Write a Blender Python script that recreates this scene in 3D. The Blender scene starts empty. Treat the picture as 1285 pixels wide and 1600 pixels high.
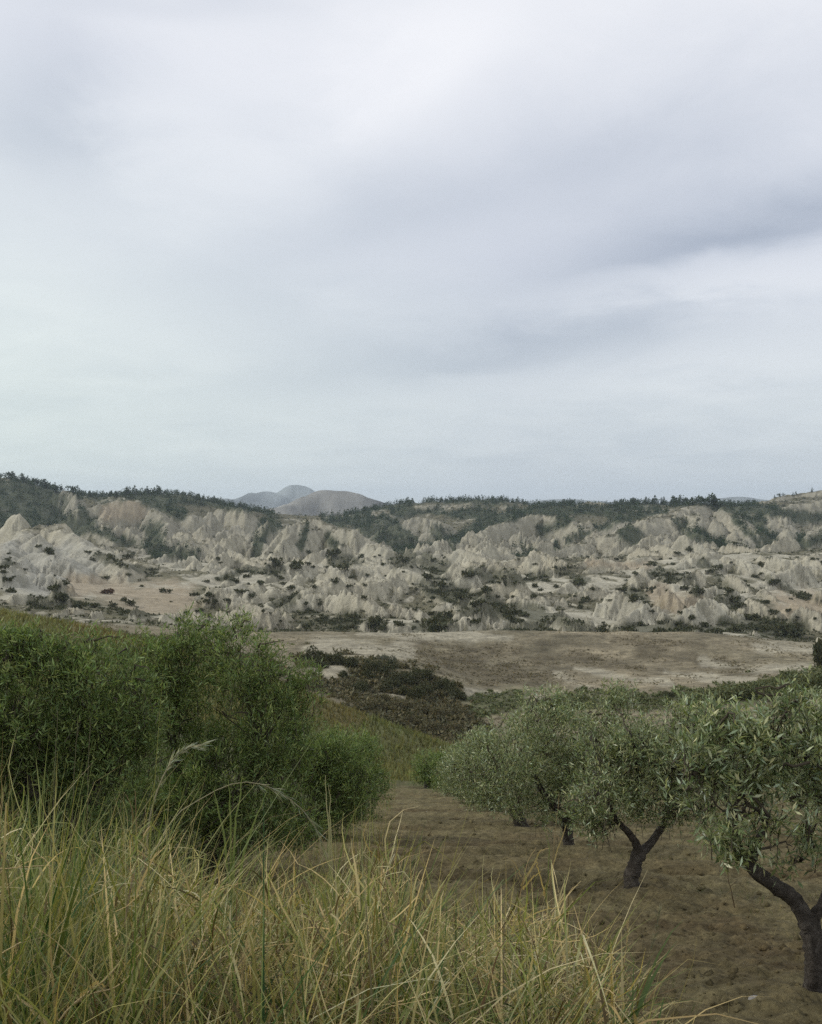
import bpy, math
import numpy as np

scene = bpy.context.scene
COL = scene.collection

# ------------------------------------------------------------------ camera
F = 1537.0                      # focal length in photo pixels (photo 1285 x 1600)
cam_d = bpy.data.cameras.new('camera')
cam_d.sensor_fit = 'VERTICAL'
cam_d.sensor_height = 24.0
cam_d.lens = 24.0 * F / 1600.0
cam_d.clip_start = 0.05
cam_d.clip_end = 40000.0
cam = bpy.data.objects.new('camera', cam_d)
cam.rotation_euler = (math.radians(90), 0, 0)
cam.location = (0, 0, 0)
COL.objects.link(cam)
scene.camera = cam

# ------------------------------------------------------------------ sky, sun, exposure
SUN_AZ, SUN_EL = -82.0, 31.0     # degrees, from +Y towards +X
world = bpy.data.worlds.new('World')
scene.world = world
world.use_nodes = True
nt = world.node_tree
nt.nodes.clear()
wl = nt.links


class NG:
    """small helper to write node maths"""
    def __init__(self, tree):
        self.t = tree

    def n(self, typ, **kw):
        nd = self.t.nodes.new(typ)
        for k, v in kw.items():
            setattr(nd, k, v)
        return nd

    def put(self, sock, v):
        if hasattr(v, 'is_output') or isinstance(v, bpy.types.NodeSocket):
            self.t.links.new(v, sock)
        else:
            sock.default_value = v

    def m(self, op, a, b=0.0, c=None):
        nd = self.n('ShaderNodeMath', operation=op)
        self.put(nd.inputs[0], a)
        self.put(nd.inputs[1], b)
        if c is not None:
            self.put(nd.inputs[2], c)
        return nd.outputs[0]

    def noise(self, vec, scale, detail=4.0, rough=0.55, dist=0.0):
        nd = self.n('ShaderNodeTexNoise')
        if vec is not None:
            self.put(nd.inputs['Vector'], vec)
        nd.inputs['Scale'].default_value = scale
        nd.inputs['Detail'].default_value = detail
        nd.inputs['Roughness'].default_value = rough
        nd.inputs['Distortion'].default_value = dist
        return nd.outputs['Fac']

    def ramp(self, fac, stops):
        nd = self.n('ShaderNodeValToRGB')
        self.put(nd.inputs[0], fac)
        el = nd.color_ramp.elements
        while len(el) > 1:
            el.remove(el[-1])
        el[0].position, el[0].color = stops[0][0], (*stops[0][1], 1)
        for p, c in stops[1:]:
            e = el.new(p)
            e.color = (*c, 1)
        return nd.outputs[0]

    def mix(self, fac, a, b, blend='MIX'):
        nd = self.n('ShaderNodeMix', data_type='RGBA', blend_type=blend)
        self.put(nd.inputs[0], fac)
        for s, v in ((nd.inputs[6], a), (nd.inputs[7], b)):
            if isinstance(v, tuple):
                s.default_value = (*v, 1) if len(v) == 3 else v
            else:
                self.put(s, v)
        return nd.outputs[2]

    def mapr(self, v, a, b, c=0.0, d=1.0):
        nd = self.n('ShaderNodeMapRange')
        self.put(nd.inputs[0], v)
        for i, x in enumerate((a, b, c, d)):
            nd.inputs[i + 1].default_value = x
        return nd.outputs[0]


g = NG(nt)
tc = g.n('ShaderNodeTexCoord')
sep = g.n('ShaderNodeSeparateXYZ')
wl.new(tc.outputs['Generated'], sep.inputs[0])
dx, dy, dz = sep.outputs
hor = g.m('SQRT', g.m('ADD', g.m('MULTIPLY', dx, dx), g.m('MULTIPLY', dy, dy)))
te = g.m('DIVIDE', dz, g.m('MAXIMUM', hor, 0.02))        # tangent of the elevation
az = g.m('ARCTAN2', dx, dy)                               # bearing from straight ahead
# cloud layer coordinates: a flat deck above the land
cz = g.m('ADD', g.m('MAXIMUM', dz, 0.0), 0.16)
cmb = g.n('ShaderNodeCombineXYZ')
g.put(cmb.inputs[0], g.m('DIVIDE', dx, cz))
g.put(cmb.inputs[1], g.m('DIVIDE', dy, cz))
deck = cmb.outputs[0]
n_big = g.m('SUBTRACT', g.noise(deck, 0.9, 6, 0.55, 0.3), 0.5)
n_mid = g.m('SUBTRACT', g.noise(deck, 2.6, 7, 0.6, 0.4), 0.5)
wa = g.m('ADD', az, g.m('MULTIPLY', n_mid, 0.16))
we = g.m('ADD', te, g.m('ADD', g.m('MULTIPLY', n_mid, 0.075), g.m('MULTIPLY', n_big, 0.03)))


def bank(px, py, rx, ry, tilt, s, edge=0):
    """a cloud bank (s < 0) or a thin bright place (s > 0): bearing / elevation, radii as angles"""
    a0, e0 = math.atan((px - 642.5) / F), (800 - py) / F
    ct, st = math.cos(math.radians(tilt)), math.sin(math.radians(tilt))
    da, de = g.m('SUBTRACT', wa, a0), g.m('SUBTRACT', we, e0)
    p = g.m('DIVIDE', g.m('ADD', g.m('MULTIPLY', da, ct), g.m('MULTIPLY', de, st)), rx / F)
    q = g.m('DIVIDE', g.m('SUBTRACT', g.m('MULTIPLY', de, ct), g.m('MULTIPLY', da, st)), ry / F)
    if edge:                                             # a crisper lower edge
        q = g.m('MULTIPLY', q, g.m('ADD', 1.0, g.m('MULTIPLY', g.m('LESS_THAN', q, 0.0), edge)))
    r = g.m('ADD', g.m('MULTIPLY', p, p), g.m('MULTIPLY', q, q))
    return g.m('MULTIPLY', g.m('POWER', 2.718, g.m('MULTIPLY', r, -1.0)), s)


banks = [
    (1240, 385, 330, 84, 9, -0.31, 2.4), (1080, 418, 220, 40, 4, -0.08, 1.8), (790, 552, 260, 74, 7, -0.23, 1.3), (980, 560, 90, 30, 20, -0.04, 1.8),
    (620, 340, 420, 95, 16, -0.10, 1.0), (920, 310, 340, 130, 18, -0.10, 0.6), (1120, 220, 260, 80, 12, -0.04, 0), (50, 250, 95, 130, -20, -0.16, 1.0), (60, 80, 150, 120, 0, -0.07, 0), (290, 25, 200, 50, 5, -0.09, 1.2),
    (640, 130, 190, 110, 40, 0.11, 1.0), (280, 230, 110, 130, 70, 0.05, 0), (880, 60, 300, 70, 12, 0.04, 0), (1150, 462, 210, 24, 3, 0.07, 0),
    (100, 500, 220, 110, 0, 0.06, 0), (1130, 590, 190, 36, 8, 0.075, 0), (420, 480, 170, 70, 0, -0.045, 0), (1000, 730, 420, 40, 0, -0.05, 0), (420, 600, 160, 26, 4, -0.03, 0), (1075, 490, 60, 9, 6, -0.05, 0), (1030, 585, 40, 12, 0, -0.05, 0),
]
f = g.m('ADD', 1.0, g.m('ADD', g.m('MULTIPLY', n_big, 0.16), g.m('MULTIPLY', n_mid, 0.20)))
for b in banks:
    f = g.m('ADD', f, bank(*b))
f = g.m('MAXIMUM', f, 0.4)
base = g.ramp(g.mapr(te, -0.1, 0.9), [(0.0, (0.30, 0.29, 0.26)), (0.09, (0.40, 0.42, 0.42)), (0.115, (0.645, 0.705, 0.75)),
                                     (0.20, (0.685, 0.742, 0.785)), (0.36, (0.75, 0.785, 0.86)), (0.62, (0.845, 0.868, 0.925)), (1.0, (0.86, 0.87, 0.93))])
# the thin cloud in the west lets a slightly greener light through
west = g.mapr(az, 0.10, -0.45)
west = g.m('MULTIPLY', west, g.mapr(te, 0.45, 0.05))
base = g.mix(west, base, (0.74, 0.825, 0.805))
cmb2 = g.n('ShaderNodeCombineXYZ')
g.put(cmb2.inputs[0], g.m('POWER', f, 1.15))
g.put(cmb2.inputs[1], f)
g.put(cmb2.inputs[2], g.m('POWER', f, 0.80))
cloud = g.mix(1.0, base, cmb2.outputs[0], 'MULTIPLY')
sky = g.n('ShaderNodeTexSky', sky_type='NISHITA')
sky.sun_disc = False
sky.sun_elevation = math.radians(SUN_EL)
sky.sun_rotation = math.radians(SUN_AZ)
sky.air_density = 1.0
sky.dust_density = 2.0
SKY_STRENGTH = 0.1
cl10 = g.mix(1.0, cloud, (1 / SKY_STRENGTH,) * 3, 'MULTIPLY')
cl10.node.clamp_result = False
skyc = g.mix(0.95, sky.outputs[0], cl10)
bg = g.n('ShaderNodeBackground')
bg.inputs['Strength'].default_value = SKY_STRENGTH
wl.new(skyc, bg.inputs['Color'])
wo = g.n('ShaderNodeOutputWorld')
wl.new(bg.outputs[0], wo.inputs['Surface'])

sun_d = bpy.data.lights.new('sun', 'SUN')
sun_d.energy = 1.5
sun_d.angle = math.radians(10)
sun_d.color = (1.0, 0.96, 0.89)
sun = bpy.data.objects.new('sun', sun_d)
COL.objects.link(sun)
sa, se = math.radians(SUN_AZ), math.radians(SUN_EL)
from mathutils import Vector
sun.rotation_euler = Vector((math.sin(sa) * math.cos(se), math.cos(sa) * math.cos(se), math.sin(se))).to_track_quat('Z', 'Y').to_euler()

vs = scene.view_settings
vs.view_transform = 'Standard'
vs.look = 'None'
vs.exposure = 0.0
vs.gamma = 1.0
vs.use_curve_mapping = False
scene.cycles.use_denoising = False
scene.cycles.max_bounces = 6
scene.cycles.diffuse_bounces = 3
scene.cycles.glossy_bounces = 2
scene.cycles.transmission_bounces = 3
scene.cycles.volume_bounces = 1
scene.cycles.sample_clamp_indirect = 4.0

# ------------------------------------------------------------------ helpers
rng = np.random.default_rng(11)


def h2(ix, iy, seed):
    x = (ix.astype(np.int64) * 374761393 + iy.astype(np.int64) * 668265263 + seed * 974634777) & 0xFFFFFFFF
    x = ((x ^ (x >> 13)) * 1274126177) & 0xFFFFFFFF
    x = (x ^ (x >> 16)) & 0xFFFFFF
    return x / float(0xFFFFFF)


def vnoise(x, y, seed=0):
    ix, iy = np.floor(x), np.floor(y)
    fx, fy = x - ix, y - iy
    ix, iy = ix.astype(np.int64), iy.astype(np.int64)
    ux, uy = fx * fx * (3 - 2 * fx), fy * fy * (3 - 2 * fy)
    a, b = h2(ix, iy, seed), h2(ix + 1, iy, seed)
    c, d = h2(ix, iy + 1, seed), h2(ix + 1, iy + 1, seed)
    return (a + (b - a) * ux) * (1 - uy) + (c + (d - c) * ux) * uy - 0.5


def fbm(x, y, seed=0, octs=4, gain=0.5):
    s, a = 0.0, 1.0
    for k in range(octs):
        s = s + a * vnoise(x + 17.3 * k, y - 9.1 * k, seed + k)
        x, y, a = x * 2.03, y * 2.03, a * gain
    return s


def sstep(a, b, x):
    t = np.clip((x - a) / (b - a), 0, 1)
    return t * t * (3 - 2 * t)


def raw_mesh(name, V, faces, col=None, smooth=False, uv=None):
    """faces: list of (m x k) integer arrays"""
    me = bpy.data.meshes.new(name)
    V = np.ascontiguousarray(V, dtype=np.float32)
    faces = [f for f in faces if len(f)]
    me.vertices.add(len(V))
    me.vertices.foreach_set('co', V.ravel())
    nl = sum(f.size for f in faces)
    npoly = sum(len(f) for f in faces)
    me.loops.add(nl)
    me.loops.foreach_set('vertex_index', np.concatenate([f.ravel() for f in faces]).astype(np.int32))
    me.polygons.add(npoly)
    tot = np.concatenate([np.full(len(f), f.shape[1]) for f in faces]).astype(np.int32)
    st = np.concatenate([[0], np.cumsum(tot)[:-1]]).astype(np.int32)
    me.polygons.foreach_set('loop_start', st)
    me.polygons.foreach_set('loop_total', tot)
    if smooth:
        me.polygons.foreach_set('use_smooth', np.ones(npoly, dtype=bool))
    me.update(calc_edges=True)
    if col is not None:
        for an, cv in col.items():
            at = me.attributes.new(an, 'FLOAT_COLOR', 'POINT')
            c4 = np.ones((len(V), 4), dtype=np.float32)
            c4[:, :cv.shape[1]] = cv
            at.data.foreach_set('color', c4.ravel())
    return me


def link(name, me, mat=None, parent=None, loc=None):
    o = bpy.data.objects.new(name, me)
    COL.objects.link(o)
    if mat is not None and not me.materials:
        me.materials.append(mat)
    if parent is not None:
        o.parent = parent
    if loc is not None:
        o.location = loc
    return o


def tag(o, label=None, cat=None, group=None, kind=None):
    for k, v in (('label', label), ('category', cat), ('group', group), ('kind', kind)):
        if v:
            o[k] = v
    return o


def empty(name, loc, label, cat, group=None):
    o = bpy.data.objects.new(name, None)
    COL.objects.link(o)
    o.location = loc
    o.empty_display_size = 0.3
    return tag(o, label, cat, group)


class Soup:
    """collects triangles / quads into one mesh"""
    def __init__(self):
        self.V, self.T, self.Q, self.C, self.n = [], [], [], [], 0

    def add(self, V, F_, col=None):
        V = np.asarray(V, dtype=np.float32)
        F_ = np.asarray(F_)
        (self.T if F_.shape[1] == 3 else self.Q).append(F_ + self.n)
        self.V.append(V)
        if col is not None:
            c = np.asarray(col, dtype=np.float32)
            self.C.append(np.broadcast_to(c, (len(V), 3)))
        self.n += len(V)

    def mesh(self, name, smooth=False):
        V = np.concatenate(self.V)
        fs = []
        if self.T:
            fs.append(np.concatenate(self.T))
        if self.Q:
            fs.append(np.concatenate(self.Q))
        col = {'Col': np.concatenate(self.C)} if self.C else None
        return raw_mesh(name, V, fs, col, smooth)


def tube(soup, pts, radii, sides=6, col=None, cap=True, lump=0.0, seed=0):
    P_ = np.asarray(pts, dtype=float)
    R_ = np.asarray(radii, dtype=float)
    n = len(P_)
    T_ = np.gradient(P_, axis=0)
    T_ /= np.linalg.norm(T_, axis=1)[:, None] + 1e-9
    ref = np.array([0.31, 0.87, 0.38])
    A = np.cross(T_, ref)
    A /= np.linalg.norm(A, axis=1)[:, None] + 1e-9
    B = np.cross(T_, A)
    th = np.arange(sides) / sides * 2 * math.pi
    rr = R_[:, None] * np.ones((1, sides))
    if lump:
        r0 = np.random.default_rng(seed)
        rr = rr * (1 + lump * (r0.random((n, sides)) - 0.5) + lump * 0.7 * np.cos(th[None] * 2 + r0.random() * 6))
    V = P_[:, None] + rr[..., None] * (np.cos(th)[None, :, None] * A[:, None] + np.sin(th)[None, :, None] * B[:, None])
    V = V.reshape(-1, 3)
    i, j = np.meshgrid(np.arange(n - 1), np.arange(sides), indexing='ij')
    a, b = i * sides + j, i * sides + (j + 1) % sides
    Q = np.stack([a, b, b + sides, a + sides], -1).reshape(-1, 4)
    soup.add(V, Q, col)
    if cap:
        c = np.concatenate([V[(n - 1) * sides:], P_[-1:] + T_[-1:] * R_[-1] * 0.3])
        k = np.arange(sides)
        soup.add(c, np.stack([k, (k + 1) % sides, np.full(sides, sides)], -1), col)


def smooth_path(pts, n=10, jit=0.0, seed=0):
    P_ = np.asarray(pts, dtype=float)
    t = np.linspace(0, len(P_) - 1, n)
    i = np.clip(t.astype(int), 0, len(P_) - 2)
    u = (t - i)[:, None]
    pm = np.concatenate([2 * P_[:1] - P_[1:2], P_, 2 * P_[-1:] - P_[-2:-1]])
    a, b, c, d = pm[i], pm[i + 1], pm[i + 2], pm[i + 3]
    q = 0.5 * (2 * b + (c - a) * u + (2 * a - 5 * b + 4 * c - d) * u * u + (3 * b - a - 3 * c + d) * u ** 3)
    if jit:
        w = np.random.default_rng(seed).normal(0, jit, q.shape)
        w[0] = 0
        q = q + w
    return q


def PX(px, py, y):
    """the real point at depth y that the photograph shows at (px, py)"""
    return np.array([(px - 642.5) / F * y, y, (800 - py) / F * y])


def material(name):
    m = bpy.data.materials.new(name)
    m.use_nodes = True
    m.node_tree.nodes.clear()
    gg = NG(m.node_tree)
    out = gg.n('ShaderNodeOutputMaterial')
    return m, gg, out


def attr(gg, name='Col'):
    nd = gg.n('ShaderNodeAttribute', attribute_name=name)
    return nd.outputs['Color']


def diffuse_mat(name, colour, rough=0.9, bump=None, spec=0.2):
    """colour: function(gg, object coords) -> colour socket"""
    m, gg, out = material(name)
    co = gg.n('ShaderNodeTexCoord').outputs['Object']
    p = gg.n('ShaderNodeBsdfPrincipled')
    gg.put(p.inputs['Base Color'], colour(gg, co))
    p.inputs['Roughness'].default_value = rough
    p.inputs['Specular IOR Level'].default_value = spec
    if bump:
        h, dist, strength = bump(gg, co)
        b = gg.n('ShaderNodeBump')
        b.inputs['Distance'].default_value = dist
        b.inputs['Strength'].default_value = strength
        gg.put(b.inputs['Height'], h)
        gg.t.links.new(b.outputs[0], p.inputs['Normal'])
    gg.t.links.new(p.outputs[0], out.inputs['Surface'])
    return m


def leaf_mat(name, top, under, var=0.35, trans=0.25, rough=0.5, spec=0.35, use_attr=False):
    m, gg, out = material(name)
    geo = gg.n('ShaderNodeNewGeometry')
    if use_attr:
        c = attr(gg)
    else:
        c = gg.mix(geo.outputs['Backfacing'], top, under)
    v = gg.mapr(geo.outputs['Random Per Island'], 0, 1, 1 - var, 1 + var)
    cm = gg.n('ShaderNodeCombineXYZ')
    hue = gg.m('MULTIPLY', geo.outputs['Random Per Island'], 37.7)
    hue = gg.m('FRACT', hue)
    gg.put(cm.inputs[0], gg.m('MULTIPLY', v, gg.mapr(hue, 0, 1, 0.88, 1.16)))
    gg.put(cm.inputs[1], v)
    gg.put(cm.inputs[2], gg.m('MULTIPLY', v, gg.mapr(hue, 0, 1, 1.1, 0.85)))
    c = gg.mix(1.0, c, cm.outputs[0], 'MULTIPLY')
    p = gg.n('ShaderNodeBsdfPrincipled')
    gg.put(p.inputs['Base Color'], c)
    p.inputs['Roughness'].default_value = rough
    p.inputs['Specular IOR Level'].default_value = spec
    tr = gg.n('ShaderNodeBsdfTranslucent')
    gg.put(tr.inputs['Color'], gg.mix(1.0, c, (1.1, 1.25, 0.6), 'MULTIPLY'))
    ms = gg.n('ShaderNodeMixShader')
    ms.inputs[0].default_value = trans
    gg.t.links.new(p.outputs[0], ms.inputs[1])
    gg.t.links.new(tr.outputs[0], ms.inputs[2])
    gg.t.links.new(ms.outputs[0], out.inputs['Surface'])
    return m
# ------------------------------------------------------------------ the land: one height function
CX = np.array([-500, 0, 130, 260, 400, 520, 640, 760, 860, 1000, 1130, 1285, 1800], float)
ROWS = [  # depth (m), apparent level of the ground at the columns CX
    (40, [1195, 1205, 1212, 1222, 1235, 1240, 1240, 1240, 1240, 1240, 1240, 1240, 1240]),
    (60, [1060, 1090, 1105, 1130, 1165, 1197, 1222, 1223, 1223, 1223, 1223, 1223, 1223]),
    (80, [960, 1012, 1030, 1060, 1100, 1152, 1204, 1214, 1214, 1211, 1206, 1196, 1180]),
    (100, [900, 956, 978, 1013, 1054, 1098, 1142, 1180, 1190, 1180, 1166, 1150, 1130]),
    (125, [940, 992, 1012, 1046, 1086, 1130, 1166, 1180, 1170, 1150, 1130, 1115, 1100]),
    (150, [960, 985, 1005, 1036, 1066, 1092, 1112, 1122, 1110, 1100, 1085, 1065, 1050]),
    (180, [965, 980, 1000, 1012, 1028, 1036, 1044, 1075, 1077, 1072, 1062, 1050, 1040]),
    (210, [965, 976, 990, 1002, 1008, 1012, 1022, 1042, 1046, 1043, 1037, 1034, 1030]),
    (260, [960, 968, 976, 984, 986, 986, 987, 987, 988, 991, 995, 1003, 1010]),
    (290, [965, 973, 978, 984, 990, 995, 997, 996, 997, 1000, 1004, 1012, 1020]),
    (335, [930, 946, 955, 965, 978, 987, 990, 988, 990, 993, 992, 1000, 1010]),
    (400, [900, 912, 932, 946, 956, 957, 960, 958, 962, 966, 962, 968, 975]),
    (480, [880, 888, 912, 917, 922, 922, 926, 922, 922, 927, 922, 932, 940]),
    (570, [866, 874, 892, 892, 895, 896, 895, 892, 889, 891, 887, 892, 900]),
    (680, [860, 866, 877, 884, 886, 885, 882, 880, 878, 874, 868, 867, 870]),
    (820, [850, 854, 868, 874, 880, 876, 872, 873, 872, 866, 860, 860, 865]),
    (950, [830, 836, 850, 858, 866, 864, 864, 862, 858, 852, 845, 848, 855]),
    (1100, [800, 806, 832, 838, 846, 848, 852, 846, 838, 834, 828, 832, 840]),
    (1200, [772, 778, 806, 808, 822, 830, 838, 826, 814, 808, 806, 806, 810]),
    (1300, [745, 749, 775, 774, 799, 814, 817, 806, 795, 790, 792, 786, 780]),
    (1500, [748, 755, 779, 782, 806, 806, 787, 783, 792, 791, 795, 775, 762]),
    (1720, [765, 775, 793, 800, 815, 815, 810, 806, 812, 810, 812, 800, 790]),
    (2200, [805, 808, 815, 818, 825, 825, 822, 820, 825, 825, 825, 818, 810]),
    (3500, [800, 802, 804, 805, 808, 808, 808, 806, 806, 806, 806, 806, 806]),
    (6000, [799, 799, 799, 797, 797, 797, 797, 796, 794, 796, 795, 796, 798]),
    (9500, [801] * 13),
]


def plane_py(y):
    return 1190.0 + 2014.0 / y


RY = np.log(np.array([1.0, 10.0, 25.0] + [r[0] for r in ROWS]))
RD = np.array([[0.0] * 13] * 3 + [[p - plane_py(r[0]) for p in r[1]] for r in ROWS])


def pchip(xs, ys, xq):
    """monotone cubic along axis 0; ys: n x k"""
    h = np.diff(xs)
    dl = np.diff(ys, axis=0) / h[:, None]
    m = np.zeros_like(ys)
    w1, w2 = (2 * h[1:] + h[:-1])[:, None], (h[1:] + 2 * h[:-1])[:, None]
    ok = dl[:-1] * dl[1:] > 0
    with np.errstate(divide='ignore', invalid='ignore'):
        hm = (w1 + w2) / (w1 / dl[:-1] + w2 / dl[1:])
    m[1:-1] = np.where(ok, hm, 0)
    m[0], m[-1] = dl[0], dl[-1]
    i = np.clip(np.searchsorted(xs, xq) - 1, 0, len(xs) - 2)
    t = ((xq - xs[i]) / h[i])[:, None]
    hh = h[i][:, None]
    return (ys[i] * (2 * t ** 3 - 3 * t ** 2 + 1) + m[i] * hh * (t ** 3 - 2 * t ** 2 + t)
            + ys[i + 1] * (-2 * t ** 3 + 3 * t ** 2) + m[i + 1] * hh * (t ** 3 - t ** 2))


def base_grid(us, ys):
    """z of the smooth land over the fan of columns us (x / y) and depths ys"""
    cols = pchip(CX, RD.T, np.clip(us * F + 642.5, CX[0], CX[-1])).T        # rows x columns
    dev = pchip(RY, cols, np.log(ys))
    py = plane_py(ys)[:, None] + dev
    return (800 - py) / F * ys[:, None]


def near_z(x, y):
    """ground near the camera (y < 20): sloping orchard floor plus the verge the camera stands on"""
    x, y = np.asarray(x, float), np.asarray(y, float)
    pl = -1.31 - 0.254 * np.maximum(y, 0)
    vb = np.where(y < 2.4, -1.5, -1.5 - (y - 2.4) * 0.42)
    w = sstep(1.25, 0.6, x)
    vb = vb * w + (1 - w) * np.minimum(pl, vb)
    return np.maximum(pl, vb)


def fan(umax=0.45, du=0.00112, outer=1.25, nout=26):
    c = np.arange(-umax, umax + du / 2, du)
    o = umax + (np.linspace(0, 1, nout + 1)[1:] ** 1.6) * (outer - umax)
    return np.concatenate([-o[::-1], c, o])


def grid_faces(nr, nc):
    i, j = np.meshgrid(np.arange(nr - 1), np.arange(nc - 1), indexing='ij')
    a = i * nc + j
    return np.stack([a, a + 1, a + nc + 1, a + nc], -1)


# ---- far land
US = fan()
YS = np.concatenate([np.geomspace(58, 280, 140)[:-1], np.geomspace(280, 720, 285)[:-1],
                     np.geomspace(720, 1560, 205)[:-1], np.geomspace(1560, 9500, 70)])
NR, NC = len(YS), len(US)
X = US[None, :] * YS[:, None]
Y = np.broadcast_to(YS[:, None], X.shape).copy()
PXG = np.broadcast_to(US[None, :] * F + 642.5, X.shape)
Z = base_grid(US, YS)
# broad swells
amp = np.interp(YS, [58, 90, 150, 260, 300, 400, 900, 1500, 2500, 9500], [0.1, 0.3, 1.3, 1.5, 2.0, 3.0, 5.0, 6.0, 20, 60])
sw = np.interp(YS, [58, 150, 300, 900, 1500, 9500], [0.06, 0.05, 0.03, 0.014, 0.01, 0.0015])
Z += amp[:, None] * fbm(X * 0.03, Y * 0.03, 5, 4) * np.where(Y < 2000, 1, 0)
Z += amp[:, None] * 1.8 * fbm(X * 0.0022, Y * 0.0022, 6, 5) * np.where(Y >= 2000, 1, 0)

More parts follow.
